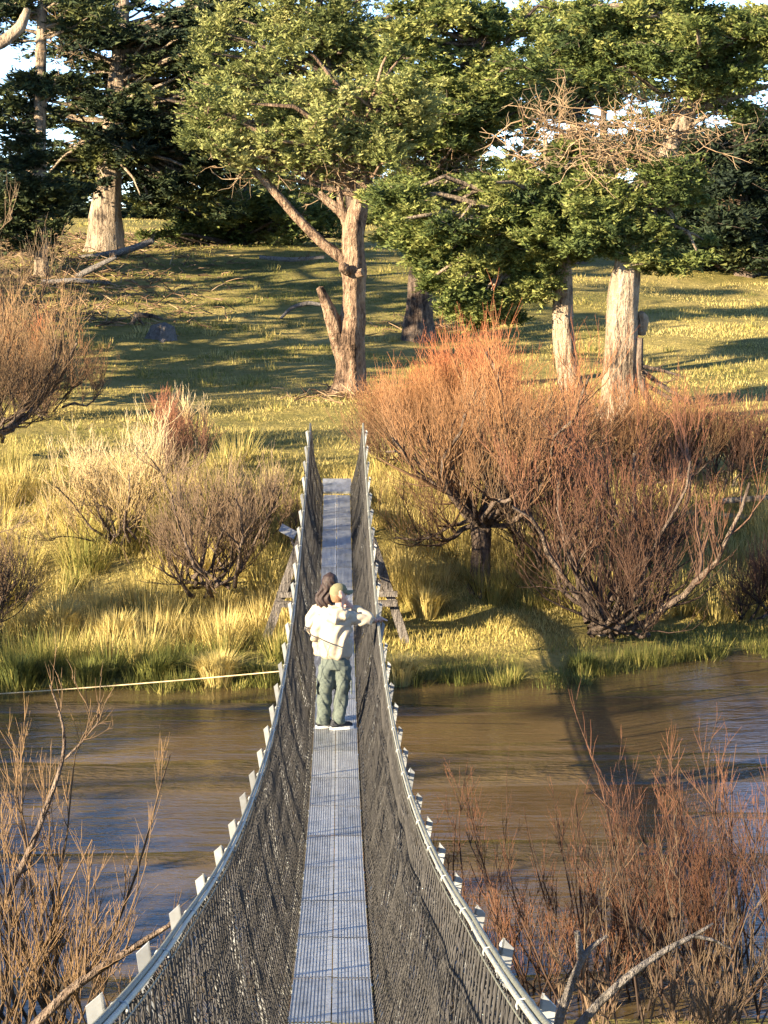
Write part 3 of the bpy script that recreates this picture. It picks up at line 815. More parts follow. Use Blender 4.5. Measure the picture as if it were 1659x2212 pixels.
g2 = 'bare shrubs on the left of the far bank'
pollard('bare_shrub', 'pale straw coloured bare shrub lit bright left of the bridge', onground(at(262, 1310, 40.0)), 0.3, 15, 1.5, 6, 0.9, M['paletwig'], 0.08, g2, up=0.22, trunk_on=False, twig=2)
pollard('bare_shrub', 'grey brown thorny shrub close to the left bridge screen', onground(at(445, 1400, 38.3)), 0.4, 17, 1.8, 6, 0.85, M['browntwig'], 0.10, g2, up=0.14, trunk_on=False)
pollard('bare_shrub', 'large golden brown thicket filling the left edge below the trees', onground(at(-30, 1010, 46.0)), 0.5, 18, 2.1, 8, 1.1, M['goldtwig'], 0.14, g2, trunk_on=False)
pollard('bare_shrub', 'tall pale twiggy shrub at the left edge reaching the dark trees', onground(at(-60, 880, 56.0)), 1.4, 18, 2.7, 7, 1.1, M['browntwig'], 0.12, g2, trunk_on=False)
pollard('bare_shrub', 'dark bare shrub leaning in from the left edge at the water', onground(at(-30, 1400, 36.5)), 0.3, 16, 1.6, 6, 0.8, M['browntwig'], 0.08, g2, bias=(0.2, 0, 0), trunk_on=False)
pollard('bare_shrub', 'thin pale sapling with upright stems on the lit grass above the shrubs', onground(at(408, 1000, 47.0)), 0.1, 6, 0.8, 4, 0.5, M['paletwig'], 0.035, g2, up=0.4, trunk_on=False)
pollard('bare_shrub', 'rusty brown shrub half hidden behind the straw coloured one', onground(at(360, 1130, 43.5)), 0.2, 12, 1.0, 7, 0.6, M['rustwillow'], 0.06, g2, trunk_on=False)
pollard('bare_shrub', 'orange twiggy shrub on the slope at the left edge', onground(at(90, 900, 54.0)), 0.2, 14, 1.5, 8, 1.0, M['willow'], 0.08, g2, trunk_on=False)
pollard('bare_shrub', 'small brown bramble beside the bridge plate', onground(at(560, 1220, 40.5)), 0.1, 12, 0.9, 6, 0.55, M['browntwig'], 0.04, g2, up=0.05, trunk_on=False)

# ------------------------------------------------------------------ willows on the near bank
g3 = 'willows on the near bank'
def near_willow(label, px, Y, n, length, spread, mat, bias=(0, 0, 0), k1=6, k2=4, r=0.014, lean=0.12, el0=0.7, z0=None, group=g3):
    p = onground(at(px, 2100, Y))
    if z0 is not None: p[2] = z0
    base = np.repeat(p[None], n, 0) + rng.normal(0, 1, (n, 3)) * V(spread, spread * 0.6, 0)
    P0, R0 = stems(base, radial(n, 1, el0, 1.45, bias), length * rng.uniform(0.55, 1.15, n), np.full(n, r), 9, 0.08, 0.09, 0.25)
    P1, R1 = sprout(P0, R0, k1, 0.2, 1.0, length * 0.32, 0.55, 0.12, 0.08, 0.55, 6, 0.0045)
    P2, R2 = sprout(P1, R1, k2, 0.1, 0.95, length * 0.15, 0.6, 0.12, 0.08, 0.6, 4, 0.0032)
    return shrub('near_willow', label, 'shrub', p, mat, [(P0, R0, 0.0, 0.35), (P1, R1, 0.2, 0.7), (P2, R2, 0.5, 1.0)], group)

near_willow('bare red willow nearest the right bridge screen', 1010, 20.5, 10, 2.0, 0.16, M['rustwillow'], r=0.017, k1=7)
near_willow('red willow thicket on the near bank behind the grey forked branch', 1190, 20.0, 34, 1.8, 0.45, M['rustwillow'])
near_willow('tall red willow thicket on the near bank right of the grey forked branch', 1400, 20.5, 50, 2.05, 0.55, M['rustwillow'])
near_willow('dense red willow filling the lower right corner', 1600, 19.5, 50, 2.5, 0.5, M['rustwillow'])
near_willow('dark low willow growth at the bottom right in front', 1480, 16.5, 34, 1.5, 0.5, M['browntwig'])
near_willow('sparse red willow wands rising over the water at the right', 1340, 22.5, 12, 2.5, 0.8, M['rustwillow'], el0=1.2, k1=2, k2=2, r=0.008)
near_willow('golden brown willow rising highest at the lower left', 95, 18.5, 16, 2.5, 0.25, M['goldtwig'], r=0.02, k1=8, k2=6, bias=(0.05, 0, 0))
near_willow('golden brown willow filling the lower left corner', 20, 17.0, 18, 1.9, 0.4, M['goldtwig'], k1=7)
near_willow('thin reddish willow wands beside the left bridge screen', 600, 19.3, 9, 1.3, 0.22, M['rustwillow'], r=0.009, k1=4, k2=3)
near_willow('low brown willow growth at the bottom left by the water', 260, 17.2, 20, 1.2, 0.4, M['goldtwig'])

def branch_thing(name, label, cat, lines, Y, mat, group=None, sides=8, twigs=0, tmat=None):
    """fallen or dead branch traced as limbs of its own"""
    L0 = px_line(lines[0], Y)
    e = empty(name, L0[0, :3], label, cat, group)
    for k, rows in enumerate(lines):
        q = px_line(rows, Y)
        b = Buf(); trunk(b, q, N=18, sides=sides, flare=0.0, rough=0.12, seed=random.random() * 6); b.build('limb', mat, e)
        if twigs:
            P = resample(q, 10)
            P1, R1 = sprout(P[None, :, :3], P[None, :, 3], twigs, 0.2, 1.0, 0.6, 0.7, 0.05, 0.15, 0.35, 6, 0.006, upbias=0.3)
            P2, R2 = sprout(P1, R1, 4, 0.2, 1, 0.28, 0.7, 0.05, 0.15, 0.5, 4, 0.004)
            b = Buf(); tubes(b, P1, R1, 3, 0.3); tubes(b, P2, R2, 3, 0.5); o = b.build('twigs', tmat or M['browntwig'], e); o['kind'] = 'stuff'
    return e

branch_thing('dead_branch', 'grey dead forked branch leaning out at the bottom right beside the bridge', 'branch',
             [[(1190, 2280, 12), (1215, 2180, 11), (1240, 2110, 9), (1262, 2060, 8), (1290, 2035, 6), (1312, 2022, 3)],
              [(1256, 2072, 9), (1250, 2040, 8), (1246, 2012, 7)],
              [(1216, 2175, 6), (1207, 2160, 5)],
              [(1230, 2240, 12), (1300, 2160, 10), (1370, 2098, 9), (1440, 2050, 7), (1500, 2022, 5), (1540, 1995, 3)],
              [(1500, 2022, 5), (1540, 2030, 4), (1580, 2050, 2)]], 14.5, M['greywood'])
branch_thing('dead_branch', 'brown dead branch lying over the water at the lower left', 'branch',
             [[(60, 2230, 12), (160, 2130, 11), (250, 2070, 9), (330, 2020, 7), (380, 1990, 4)]], 16.5, M['darkbark'], twigs=8, tmat=M['goldtwig'])
branch_thing('dead_branch', 'dark forked branch standing up from the golden willow at the lower left', 'branch',
             [[(-20, 2000, 9), (60, 1850, 7), (110, 1720, 6), (138, 1640, 4.5), (144, 1580, 3.5), (108, 1480, 1.5)], [(140, 1640, 3), (180, 1600, 2), (220, 1550, 1.2)]], 18.0, M['darkbark'], twigs=7, tmat=M['goldtwig'])

# ------------------------------------------------------------------ fallen wood, stump, stones on the slope
def Yof(px, py): return float(G(px, py)[1])
g4 = 'fallen wood on the slope'
Yb = Yof(330, 705)
branch_thing('fallen_branch', 'dark dead branch propped on the shaded grass left of centre', 'branch', [[(282, 705, 5), (296, 680, 6), (330, 682, 5), (352, 690, 2)], [(290, 676, 4), (305, 695, 3), (312, 704, 2)]], Yb, M['darkbark'], g4)
Yb = Yof(640, 690)
branch_thing('fallen_branch', 'arched dead branch on the grass left of the broken trunk stub', 'branch', [[(606, 688, 3), (630, 664, 4), (665, 654, 5), (692, 658, 4)]], Yb, M['greywood'], g4)
Yb = Yof(1400, 905)
branch_thing('fallen_branch', 'dark spiky dead bough leaning beside the foot of the stout pale trunk', 'branch',
             [[(1384, 730, 6), (1382, 790, 8), (1392, 850, 9), (1420, 890, 6)], [(1385, 800, 6), (1440, 840, 5), (1500, 875, 3)], [(1385, 825, 5), (1450, 862, 4), (1520, 872, 2)], [(1382, 790, 5), (1430, 800, 4), (1470, 812, 2)]], 52.6, M['darkbark'], g4, twigs=4)
for (rows, lab) in [([(110, 640, 7), (180, 590, 7), (250, 555, 5)], 'long fallen limb under the great dark cypress'),
                    ([(90, 610, 6), (160, 605, 6), (240, 612, 4)], 'short pale fallen limb under the great dark cypress'),
                    ([(170, 560, 8), (260, 545, 8), (330, 520, 6)], 'thick fallen limb beside the foot of the great dark cypress'),
                    ([(560, 556, 4), (630, 562, 5), (700, 556, 3)], 'pale fallen limb on the bank below the low conifer')]:
    Yb = Yof(rows[1][0], rows[1][1] + 10)
    branch_thing('fallen_branch', lab, 'branch', [rows], Yb, M['greywood'], g4, twigs=6)
for (rows, lab) in [([(1380, 1118, 9), (1480, 1108, 9), (1600, 1118, 8), (1690, 1125, 7)], 'pale fallen log lying behind the sprawling willow on the right'),
                    ([(1560, 1082, 7), (1620, 1078, 7), (1690, 1072, 6)], 'shorter pale fallen log at the right edge above the other')]:
    Yb = Yof(rows[1][0], 1125)
    branch_thing('fallen_log', lab, 'log', [rows], Yb, M['palebark'], 'pale fallen logs')
p = G(352, 732); e = empty('tree_stump', p, 'low weathered stump in the shaded grass on the left slope', 'stump')
s = ppm(p[1]); b = Buf()
trunk(b, np.array([[*(p - V(0, 0, 0.1)), 30 / s], [*(p + V(0.03, 0, 0.2)), 26 / s], [*(p + V(0.05, 0, 0.42)), 22 / s]]), N=12, sides=22, flare=0.5, rough=0.34); b.build('stump_wood', M['greywood'], e)

def stone(p, r, label, flat=0.6):
    u, v = np.meshgrid(np.linspace(0, 2 * PI, 12, endpoint=False), np.linspace(0.05, PI - 0.05, 8))
    k = 1 + 0.18 * np.sin(3 * u + p[0]) * np.sin(2 * v) + 0.1 * np.sin(5 * u + 1)
    pts = np.stack([np.sin(v) * np.cos(u) * k, np.sin(v) * np.sin(u) * k, np.cos(v) * flat * k], -1).reshape(-1, 3) * r + p
    i = np.arange(7)[:, None] * 12; j = np.arange(12)[None]
    b = Buf(); b.add(pts, np.stack([i + j, i + (j + 1) % 12, i + 12 + (j + 1) % 12, i + 12 + j], -1).reshape(-1, 4))
    tag(b.build('stone', M['rock']), label, 'stone', 'pale stones at the water edge')
stone(at(1148, 1484, 34.3), 0.06, 'small pale stone at the water edge right of the bridge', 0.9)
stone(onground(at(1306, 1398, 37.4)) + V(0, 0, 0.1), 0.20, 'pale stone between the dark stems of the sprawling willow')

# plate on a bent post beside the trestle
Yp = 38.0
pc = at(622, 1148, Yp)
e = empty('plate_on_post', onground(pc), 'small grey metal plate on a leaning post left of the bridge', 'sign')
b = Buf(); tubes(b, np.array([[onground(pc) + V(0.28, 0, -0.1), pc + V(0.2, 0.02, -0.5), pc + V(0.02, 0.02, -0.03)]]), np.full((1, 3), 0.03), 6); b.build('post', M['timber'], e)
b = Buf(); R_ = np.array(Matrix.Rotation(0.5, 3, 'Y') @ Matrix.Rotation(-0.7, 3, 'X')); box(b, pc, (0.30, 0.012, 0.17), R_); b.build('plate', M['signplate'], e, False)

# ------------------------------------------------------------------ grass
def blades(x, y, hgt, wid, tone, lean=0.35):
    n = len(x)
    z = H(x, y) - 0.02
    p = np.stack([x, y, z], 1)
    ph = rng.uniform(0, 2 * PI, n)
    s = np.stack([np.cos(ph), np.sin(ph), 0 * ph], 1) * wid[:, None] / 2
    ld = rng.normal(0, lean, (n, 2)) * hgt[:, None]
    tip = p + np.concatenate([ld, hgt[:, None]], 1)
    v = np.stack([p - s, p + s, tip], 1).reshape(-1, 3)
    return v, np.arange(3 * n).reshape(n, 3), np.repeat(tone, 3)

_t = np.linspace(34.3, 170, 4000)
_py = 450 + (7.5 - H(0 * _t, _t)) * F / _t
_w = np.abs(np.gradient(_py, _t)) + 1.2
_cdf = np.cumsum(_w) / _w.sum()
def hill_samples(n, y0, y1):
    u = rng.uniform(np.interp(y0, _t, _cdf), np.interp(y1, _t, _cdf), n)
    y = np.interp(u, _cdf, _t)
    x = 0.08 + (rng.uniform(-330, 2000, n) - 738) * y / F
    return x, y
x, y = hill_samples(200000, 43, 140)
green = 0.28 * np.exp(-((y - 82) / 22) ** 2) * np.clip((12 - x) / 14, 0, 1)  # shade on the middle left slope put into the blade tone, greener and darker
tone = 0.73 + 0.06 * np.clip((x - 4) / 6, 0, 1) + 0.22 * wob(x, y, 3.0, 0.7) + 0.14 * wob(x, y, 0.9, 2.2) - green * 1.5 - 0.10 * np.clip((y - 60) / 20, 0, 1) + rng.normal(0, 0.1, len(x))
clump = np.clip(0.6 + 0.7 * wob(x, y, 1.3, 4.0), 0.25, 1.5)
b = Buf(); v, t3, tn = blades(x, y, (0.09 + 0.08 * rng.random(len(x))) * clump, np.maximum(0.014, y / 2191 * 0.8), tone); b.add(v, None, tn, t3)
tag(b.build('hill_grass', M['grass'], None, False), 'short golden green grass over the slope', 'grass', None, 'stuff')
x, y = hill_samples(120000, 34.4, 45)
ok = (H(x, y) > 0.02); x, y = x[ok], y[ok]
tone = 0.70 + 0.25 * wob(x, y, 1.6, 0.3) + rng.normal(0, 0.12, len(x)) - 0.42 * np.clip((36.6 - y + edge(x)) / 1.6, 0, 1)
tall = np.clip(0.5 + 0.8 * wob(x, y, 0.9, 5.0), 0.15, 1.4) * np.where(x > 0.8, np.clip((y - 36.0) / 5, 0.45, 1), 1)
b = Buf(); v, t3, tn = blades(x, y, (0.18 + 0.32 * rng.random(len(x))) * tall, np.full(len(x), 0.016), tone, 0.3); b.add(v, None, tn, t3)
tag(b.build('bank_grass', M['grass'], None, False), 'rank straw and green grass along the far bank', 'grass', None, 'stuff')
# coarse tufts: rushes along the bank, rough clumps over the slope
def tufts(name, label, X, Y_, per, hgt, tone, wid, spread):
    n = len(X)
    X = np.repeat(X, per); Yr = np.repeat(Y_, per); T_ = np.repeat(tone, per); Hh = np.repeat(hgt, per)
    m = len(X)
    ph = rng.uniform(0, 2 * PI, m); r = np.sqrt(rng.random(m)) * spread * np.repeat(rng.uniform(0.5, 1.4, n), per)
    x = X + np.cos(ph) * r; y = Yr + np.sin(ph) * r
    p = np.stack([x, y, np.maximum(H(x, y), 0) - 0.03], 1)
    out = np.stack([np.cos(ph), np.sin(ph), 0 * ph], 1)
    h = (Hh * rng.uniform(0.5, 1.2, m))[:, None]; le = rng.uniform(0.1, 0.7, m)[:, None]
    tip = p + V(0, 0, 1) * h * (1 - 0.3 * le) + out * h * le + rng.normal(0, 0.05, (m, 3))
    w_ = np.broadcast_to(np.asarray(wid), (n,)); w_ = np.repeat(w_, per)[:, None]
    sd = np.stack([-np.sin(ph), np.cos(ph), 0 * ph], 1) * w_ / 2
    b = Buf(); b.add(np.stack([p - sd, p + sd, tip], 1).reshape(-1, 3), None, np.repeat(T_ + rng.normal(0, 0.12, m), 3), np.arange(3 * m).reshape(m, 3))
    tag(b.build(name, M['grass'], None, False), label, 'grass', None, 'stuff')
x, y = hill_samples(420, 34.5, 46)
ok = (H(x, y) > 0.0) & ((x < 0.4) | (y > 38.5)) & (np.abs(x) > 0.7); x, y = x[ok], y[ok]
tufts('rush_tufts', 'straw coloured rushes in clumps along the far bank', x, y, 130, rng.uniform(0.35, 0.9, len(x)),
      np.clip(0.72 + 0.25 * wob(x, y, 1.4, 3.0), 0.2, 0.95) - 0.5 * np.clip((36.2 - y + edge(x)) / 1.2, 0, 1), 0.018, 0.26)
xe = rng.uniform(-11, 11, 240); ye = 34.25 + edge(xe) + rng.normal(0.1, 0.22, 240)
tufts('sedge_fringe', 'dark sedge fringe hanging over the far water edge', xe, ye, 70, rng.uniform(0.15, 0.4, 240), 0.2 + 0.25 * rng.random(240), 0.014, 0.25)
x, y = hill_samples(320, 46, 125)
tufts('rough_tufts', 'rough straw clumps dotted over the slope', x, y, 36, rng.uniform(0.15, 0.35, len(x)), 0.62 + 0.3 * wob(x, y, 4, 1.0), np.maximum(0.02, y / 2191), 0.4)
# litter of sticks and bark below the left hand trees
n_ = 2600
y = rng.uniform(74, 112, n_); x = 0.08 + (rng.triangular(-200, 60, 560, n_) - 738) * y / F
for (qx, qy, qn) in ((752, 858, 90), (1262, 940, 70), (1335, 960, 110), (905, 712, 90)):
    p_ = G(qx, qy); x = np.append(x, p_[0] + rng.normal(0, 0.9, qn)); y = np.append(y, p_[1] + rng.normal(0, 0.9, qn))
n_ = len(x)
ph = rng.uniform(0, 2 * PI, n_); ln = rng.uniform(0.15, 0.9, n_)
d = np.stack([np.cos(ph), np.sin(ph), rng.normal(0.15, 0.25, n_)], 1) * ln[:, None]
p = np.stack([x, y, H(x, y) + 0.04], 1)
b = Buf(); tubes(b, np.stack([p, p + d * 0.5 + rng.normal(0, 0.03, (n_, 3)), p + d], 1), np.broadcast_to([0.025, 0.02, 0.01], (n_, 3)), 3, rng.uniform(-0.1, 0.75, (n_, 1)))
tag(b.build('stick_litter', M['deadtwig']), 'brown litter of bark and sticks below the left hand trees', 'litter', None, 'stuff')
# near bank cover
n_ = 30000
x = rng.uniform(-7, 7, n_); y = rng.uniform(7, 15.5, n_)
ok = (np.abs(x) > 0.2) & (H(x, y) > 0.03) & (wob(x, y, 0.5, 3.0) > -0.1); x, y = x[ok], y[ok]
b = Buf(); v, t3, tn = blades(x, y, 0.12 + 0.25 * rng.random(len(x)), np.full(len(x), 0.008), 0.5 + 0.2 * wob(x, y, 1, 1) + rng.normal(0, 0.1, len(x)), 0.5); b.add(v, None, tn, t3)
tag(b.build('near_grass', M['grass'], None, False), 'brown green grass on the near bank', 'grass', None, 'stuff')

def tussock(px, py, hgt, n, tone, label, spread=0.22, Y=None):
    p = G(px, py) if Y is None else onground(at(px, py, Y))
    p[2] = max(p[2], 0.0)
    ph = rng.uniform(0, 2 * PI, n); r = np.sqrt(rng.random(n)) * spread
    base = p + np.stack([np.cos(ph) * r, np.sin(ph) * r, 0 * r - 0.03], 1)
    out = np.stack([np.cos(ph), np.sin(ph), 0 * ph], 1)
    h = hgt * rng.uniform(0.6, 1.15, n)[:, None]
    le = (rng.uniform(0.1, 0.75, n) * (0.3 + r / spread))[:, None]
    mid = base + V(0, 0, 0.6) * h + out * h * le * 0.35
    tip = base + V(0, 0, 1.0) * h * (1 - 0.35 * le) + out * h * le
    s = np.stack([-np.sin(ph), np.cos(ph), 0 * ph], 1) * 0.008
    v = np.stack([base - s, base + s, mid + s * 0.8, mid - s * 0.8, tip], 1).reshape(-1, 3)
    k = np.arange(n)[:, None] * 5
    b = Buf()
    b.add(v, k + np.array([[0, 1, 2, 3]]), np.repeat(tone + rng.normal(0, 0.12, n), 5), k + np.array([[3, 2, 4]]))
    o = b.build('grass_tussock', M['grass'], None, False)
    tag(o, label, 'tussock', 'grass tussocks on the far bank')
for a in [(862, 1488, 0.55, 700, 0.8, 'straw tussock at the water beside the right bridge screen'),
          (470, 1490, 0.6, 900, 0.78, 'large straw tussock over the water below the grey brown shrub'),
          (555, 1475, 0.4, 400, 0.45, 'small green and straw tussock at the water just left of the bridge'),
          (330, 1475, 0.5, 600, 0.25, 'dark green tussock on the water edge left of the straw one'),
          (40, 1490, 0.6, 800, 0.15, 'deep green tussock at the left edge of the far bank'),
          (130, 1390, 0.85, 900, 0.82, 'tall golden tussock lit bright below the straw coloured shrub'),
          (250, 1400, 0.7, 700, 0.75, 'pale golden tussock right of the tall golden one'),
          (1260, 1455, 0.4, 500, 0.15, 'green tussock on the tip of the bank before the sprawling willow'),
          (920, 1330, 0.6, 600, 0.75, 'golden tussock behind the right trestle leg'),
          (190, 1480, 0.5, 500, 0.35, 'dull green tussock on the shaded water edge at the left')]:
    tussock(*a)

# ------------------------------------------------------------------ people
def ell(buf, pts, seg=14):
    """loft: rows x,y,z,rx,ry -- rings stay across the path; closed ends"""
    q = np.asarray(pts, float)
    P = q[:, :3]
    T = unit(np.gradient(P, axis=0))
    a = np.arange(seg) * 2 * PI / seg
    vs = []
    for k in range(len(q)):
        t = T[k]
        ref = V(1, 0, 0) if abs(t[0]) < 0.85 else V(0, 0, 1)
        u = unit(ref - t * np.dot(ref, t)); w = np.cross(t, u)
        vs.append(P[k] + np.cos(a)[:, None] * u * q[k, 3] + np.sin(a)[:, None] * w * q[k, 4])
    v = np.concatenate(vs)
    N = len(q)
    i = np.arange(N - 1)[:, None] * seg; j = np.arange(seg)[None]; j2 = (j + 1) % seg
    f = np.stack([i + j, i + j2, i + j2 + seg, i + j + seg], -1).reshape(-1, 4)
    c0, c1 = len(v), len(v) + 1
    v = np.concatenate([v, [P[0] - T[0] * min(q[0, 3:5]) * 0.5], [P[-1] + T[-1] * min(q[-1, 3:5]) * 0.5]])
    tri = [[(k + 1) % seg, k, c0] for k in range(seg)] + [[(N - 1) * seg + k, (N - 1) * seg + (k + 1) % seg, c1] for k in range(seg)]
    buf.add(v, f, None, tri)

def organic(lofts, name, mat, parent, voxel=0.012, smooth=4, fold=None, extra=None):
    """fuse lofts into one skin, soften it and press folds into it; local coordinates"""
    b = Buf()
    for l in lofts: ell(b, l)
    if extra: extra(b)
    o = b.build(name, mat)
    m1 = o.modifiers.new('fuse', 'REMESH'); m1.mode = 'VOXEL'; m1.voxel_size = voxel; m1.use_smooth_shade = True
    m2 = o.modifiers.new('soft', 'SMOOTH'); m2.iterations = smooth; m2.factor = 0.5
    dg = bpy.context.evaluated_depsgraph_get()
    me = bpy.data.meshes.new_from_object(o.evaluated_get(dg))
    bpy.data.objects.remove(o)
    if fold:
        n = len(me.vertices)
        co = np.empty(n * 3, np.float32); me.vertices.foreach_get('co', co); co = co.reshape(-1, 3)
        no = np.empty(n * 3, np.float32); me.vertices.foreach_get('normal', no); no = no.reshape(-1, 3)
        co = co + no * fold(co)[:, None]
        me.vertices.foreach_set('co', co.astype(np.float32).ravel())
    me.polygons.foreach_set('use_smooth', np.ones(len(me.polygons), bool))
    me.update()
    me.materials.clear(); me.materials.append(mat)
    return link(name, me, parent)

M['cream'] = m_plain('cream_fleece', (0.43, 0.365, 0.265), 0.9, 0, 0.06, 25, 0.15)
M['cream2'] = m_plain('off_white_knit', (0.42, 0.36, 0.27), 0.9, 0, 0.08, 40, 0.3)
M['stripe'] = m_plain('off_white_cotton', (0.62, 0.60, 0.60), 0.9, 0, 0.1, 30, 0.2)
M['trouser'] = m_plain('sage_canvas', (0.10, 0.122, 0.104), 0.9, 0, 0.07, 30, 0.15)
M['denim'] = m_plain('dark_denim', (0.05, 0.06, 0.09), 0.9, 0, 0.15, 30)
M['shoe'] = m_plain('black_canvas', (0.02, 0.022, 0.028), 0.8)
M['sole'] = m_plain('white_rubber', (0.72, 0.72, 0.70), 0.6)
M['cap'] = m_plain('olive_cotton', (0.16, 0.145, 0.075), 0.9, 0, 0.15, 40)
M['skin'] = m_plain('skin', (0.58, 0.36, 0.27), 0.55, 0, 0.06, 20)
M['hair'] = m_plain('dark_brown_hair', (0.022, 0.010, 0.007), 0.65, 0, 0.5, 60, 0.5, (1, 1, 0.15))
M['hair2'] = m_plain('light_brown_hair', (0.22, 0.12, 0.06), 0.55, 0, 0.3, 60, 0.3)
M['eye'] = m_plain('eye_dark', (0.02, 0.015, 0.01), 0.3)

def hand_lofts(w, fdir, palm_n, side, s=1.0, curl=0.5):
    """wrist point, direction of the fingers, palm normal: palm, four curled fingers, thumb"""
    f = unit(V(*fdir)); nrm = unit(V(*palm_n) - f * np.dot(V(*palm_n), f)); sd = np.cross(f, nrm) * side
    w = V(*w)
    L = [[[*(w - f * 0.02), 0.026 * s, 0.02 * s], [*(w + f * 0.04 * s), 0.036 * s, 0.016 * s], [*(w + f * 0.085 * s), 0.04 * s, 0.014 * s]]]
    for k, (o, ln) in enumerate(((-0.030, 0.062), (-0.010, 0.075), (0.011, 0.070), (0.031, 0.055))):
        b0 = w + f * 0.080 * s + sd * o * s
        d = f; pts = [[*b0, 0.0095 * s, 0.0095 * s]]
        for q in range(3):
            d = unit(d + nrm * curl * 0.55)
            b0 = b0 + d * ln * s * (0.45, 0.32, 0.25)[q]
            pts.append([*b0, (0.0092 - q * 0.0009) * s, (0.0092 - q * 0.0009) * s])
        L.append(pts)
    t0 = w + f * 0.025 * s - sd * 0.028 * s
    d = unit(f * 0.7 - sd * 0.7)
    t1 = t0 + d * 0.035 * s; t2 = t1 + unit(d + f * 0.5 + nrm * 0.5) * 0.030 * s
    L.append([[*t0, 0.013 * s, 0.013 * s], [*t1, 0.011 * s, 0.011 * s], [*t2, 0.008 * s, 0.008 * s]])
    return L

def head_lofts(c, yaw, tilt=0.0):
    """cranium, jaw, nose, ears; the face looks along yaw (0 = away from the camera, -90 deg = right)"""
    R = np.array(Matrix.Rotation(yaw, 3, 'Z') @ Matrix.Rotation(tilt, 3, 'X'))
    def T(p): return V(*c) + R @ V(*p)
    lo = []
    lo.append([[*T((0, -0.01, -0.085)), 0.05, 0.055], [*T((0, -0.005, -0.05)), 0.064, 0.078], [*T((0, -0.005, 0.0)), 0.073, 0.093], [*T((0, -0.01, 0.05)), 0.072, 0.092], [*T((0, -0.012, 0.085)), 0.055, 0.07], [*T((0, -0.012, 0.105)), 0.025, 0.035]])
    lo.append([[*T((0, 0.045, -0.115)), 0.025, 0.022], [*T((0, 0.04, -0.09)), 0.045, 0.04], [*T((0, 0.035, -0.05)), 0.052, 0.045]])
    lo.append([[*T((0, 0.085, 0.015)), 0.009, 0.010], [*T((0, 0.098, -0.012)), 0.012, 0.014], [*T((0, 0.100, -0.03)), 0.015, 0.012]])
    lo.append([[*T((0, 0.083, -0.062)), 0.022, 0.007], [*T((0, 0.083, -0.07)), 0.020, 0.007]])
    for s in (-1, 1):
        lo.append([[*T((s * 0.075, -0.01, -0.035)), 0.006, 0.012], [*T((s * 0.08, -0.015, -0.005)), 0.008, 0.02], [*T((s * 0.077, -0.015, 0.015)), 0.006, 0.014]])
    return lo, T

MY = 25.0
mz = float(deck_z(MY))
man = empty('person', (-0.02, MY, mz + 0.004), 'person in cream hoodie, olive cap and sage trousers leaning on the right bridge rail', 'person', 'people on the bridge')
# local frame: x right, y away from the camera, z up
hd, TH = head_lofts((0.075, 0.03, 1.585), math.radians(-62), 0.12)
body = hd + [
    [[0.06, 0.02, 1.36, 0.055, 0.055], [0.07, 0.025, 1.43, 0.052, 0.055], [0.075, 0.03, 1.50, 0.05, 0.055]],
    [[0.02, 0, 0.82, 0.15, 0.10], [0.02, 0, 1.0, 0.14, 0.10], [0.03, 0, 1.2, 0.16, 0.11], [0.04, 0.01, 1.33, 0.17, 0.09], [0.055, 0.02, 1.40, 0.07, 0.06]],
    [[0.17, 0.02, 1.33, 0.055, 0.055], [0.31, 0.02, 1.29, 0.045, 0.045], [0.425, 0.03, 1.265, 0.038, 0.038]],
    [[0.425, 0.03, 1.265, 0.036, 0.036], [0.32, 0.13, 1.34, 0.033, 0.033], [0.20, 0.15, 1.42, 0.026, 0.026]],
    [[-0.14, 0.01, 1.32, 0.055, 0.055], [-0.19, 0.0, 1.18, 0.045, 0.045], [-0.20, 0.01, 1.05, 0.038, 0.038]],
    [[-0.20, 0.01, 1.05, 0.036, 0.036], [-0.12, 0.16, 1.08, 0.032, 0.032], [-0.02, 0.22, 1.14, 0.026, 0.026]],
    [[-0.06, 0, 0.82, 0.085, 0.09], [-0.10, 0.01, 0.48, 0.06, 0.065], [-0.12, 0, 0.10, 0.042, 0.045]],
    [[0.10, 0, 0.82, 0.085, 0.09], [0.08, 0.02, 0.48, 0.06, 0.065], [0.06, -0.04, 0.10, 0.042, 0.045]],
]
body += hand_lofts((0.20, 0.15, 1.42), (-0.75, -0.1, 0.55), (-0.2, -0.8, 0.3), 1, 1.0, 0.9)
body += hand_lofts((-0.02, 0.22, 1.14), (0.9, 0.1, 0.2), (0, -0.2, -1), 1, 1.0, 0.4)
organic(body, 'body', M['skin'], man, 0.009, 3)
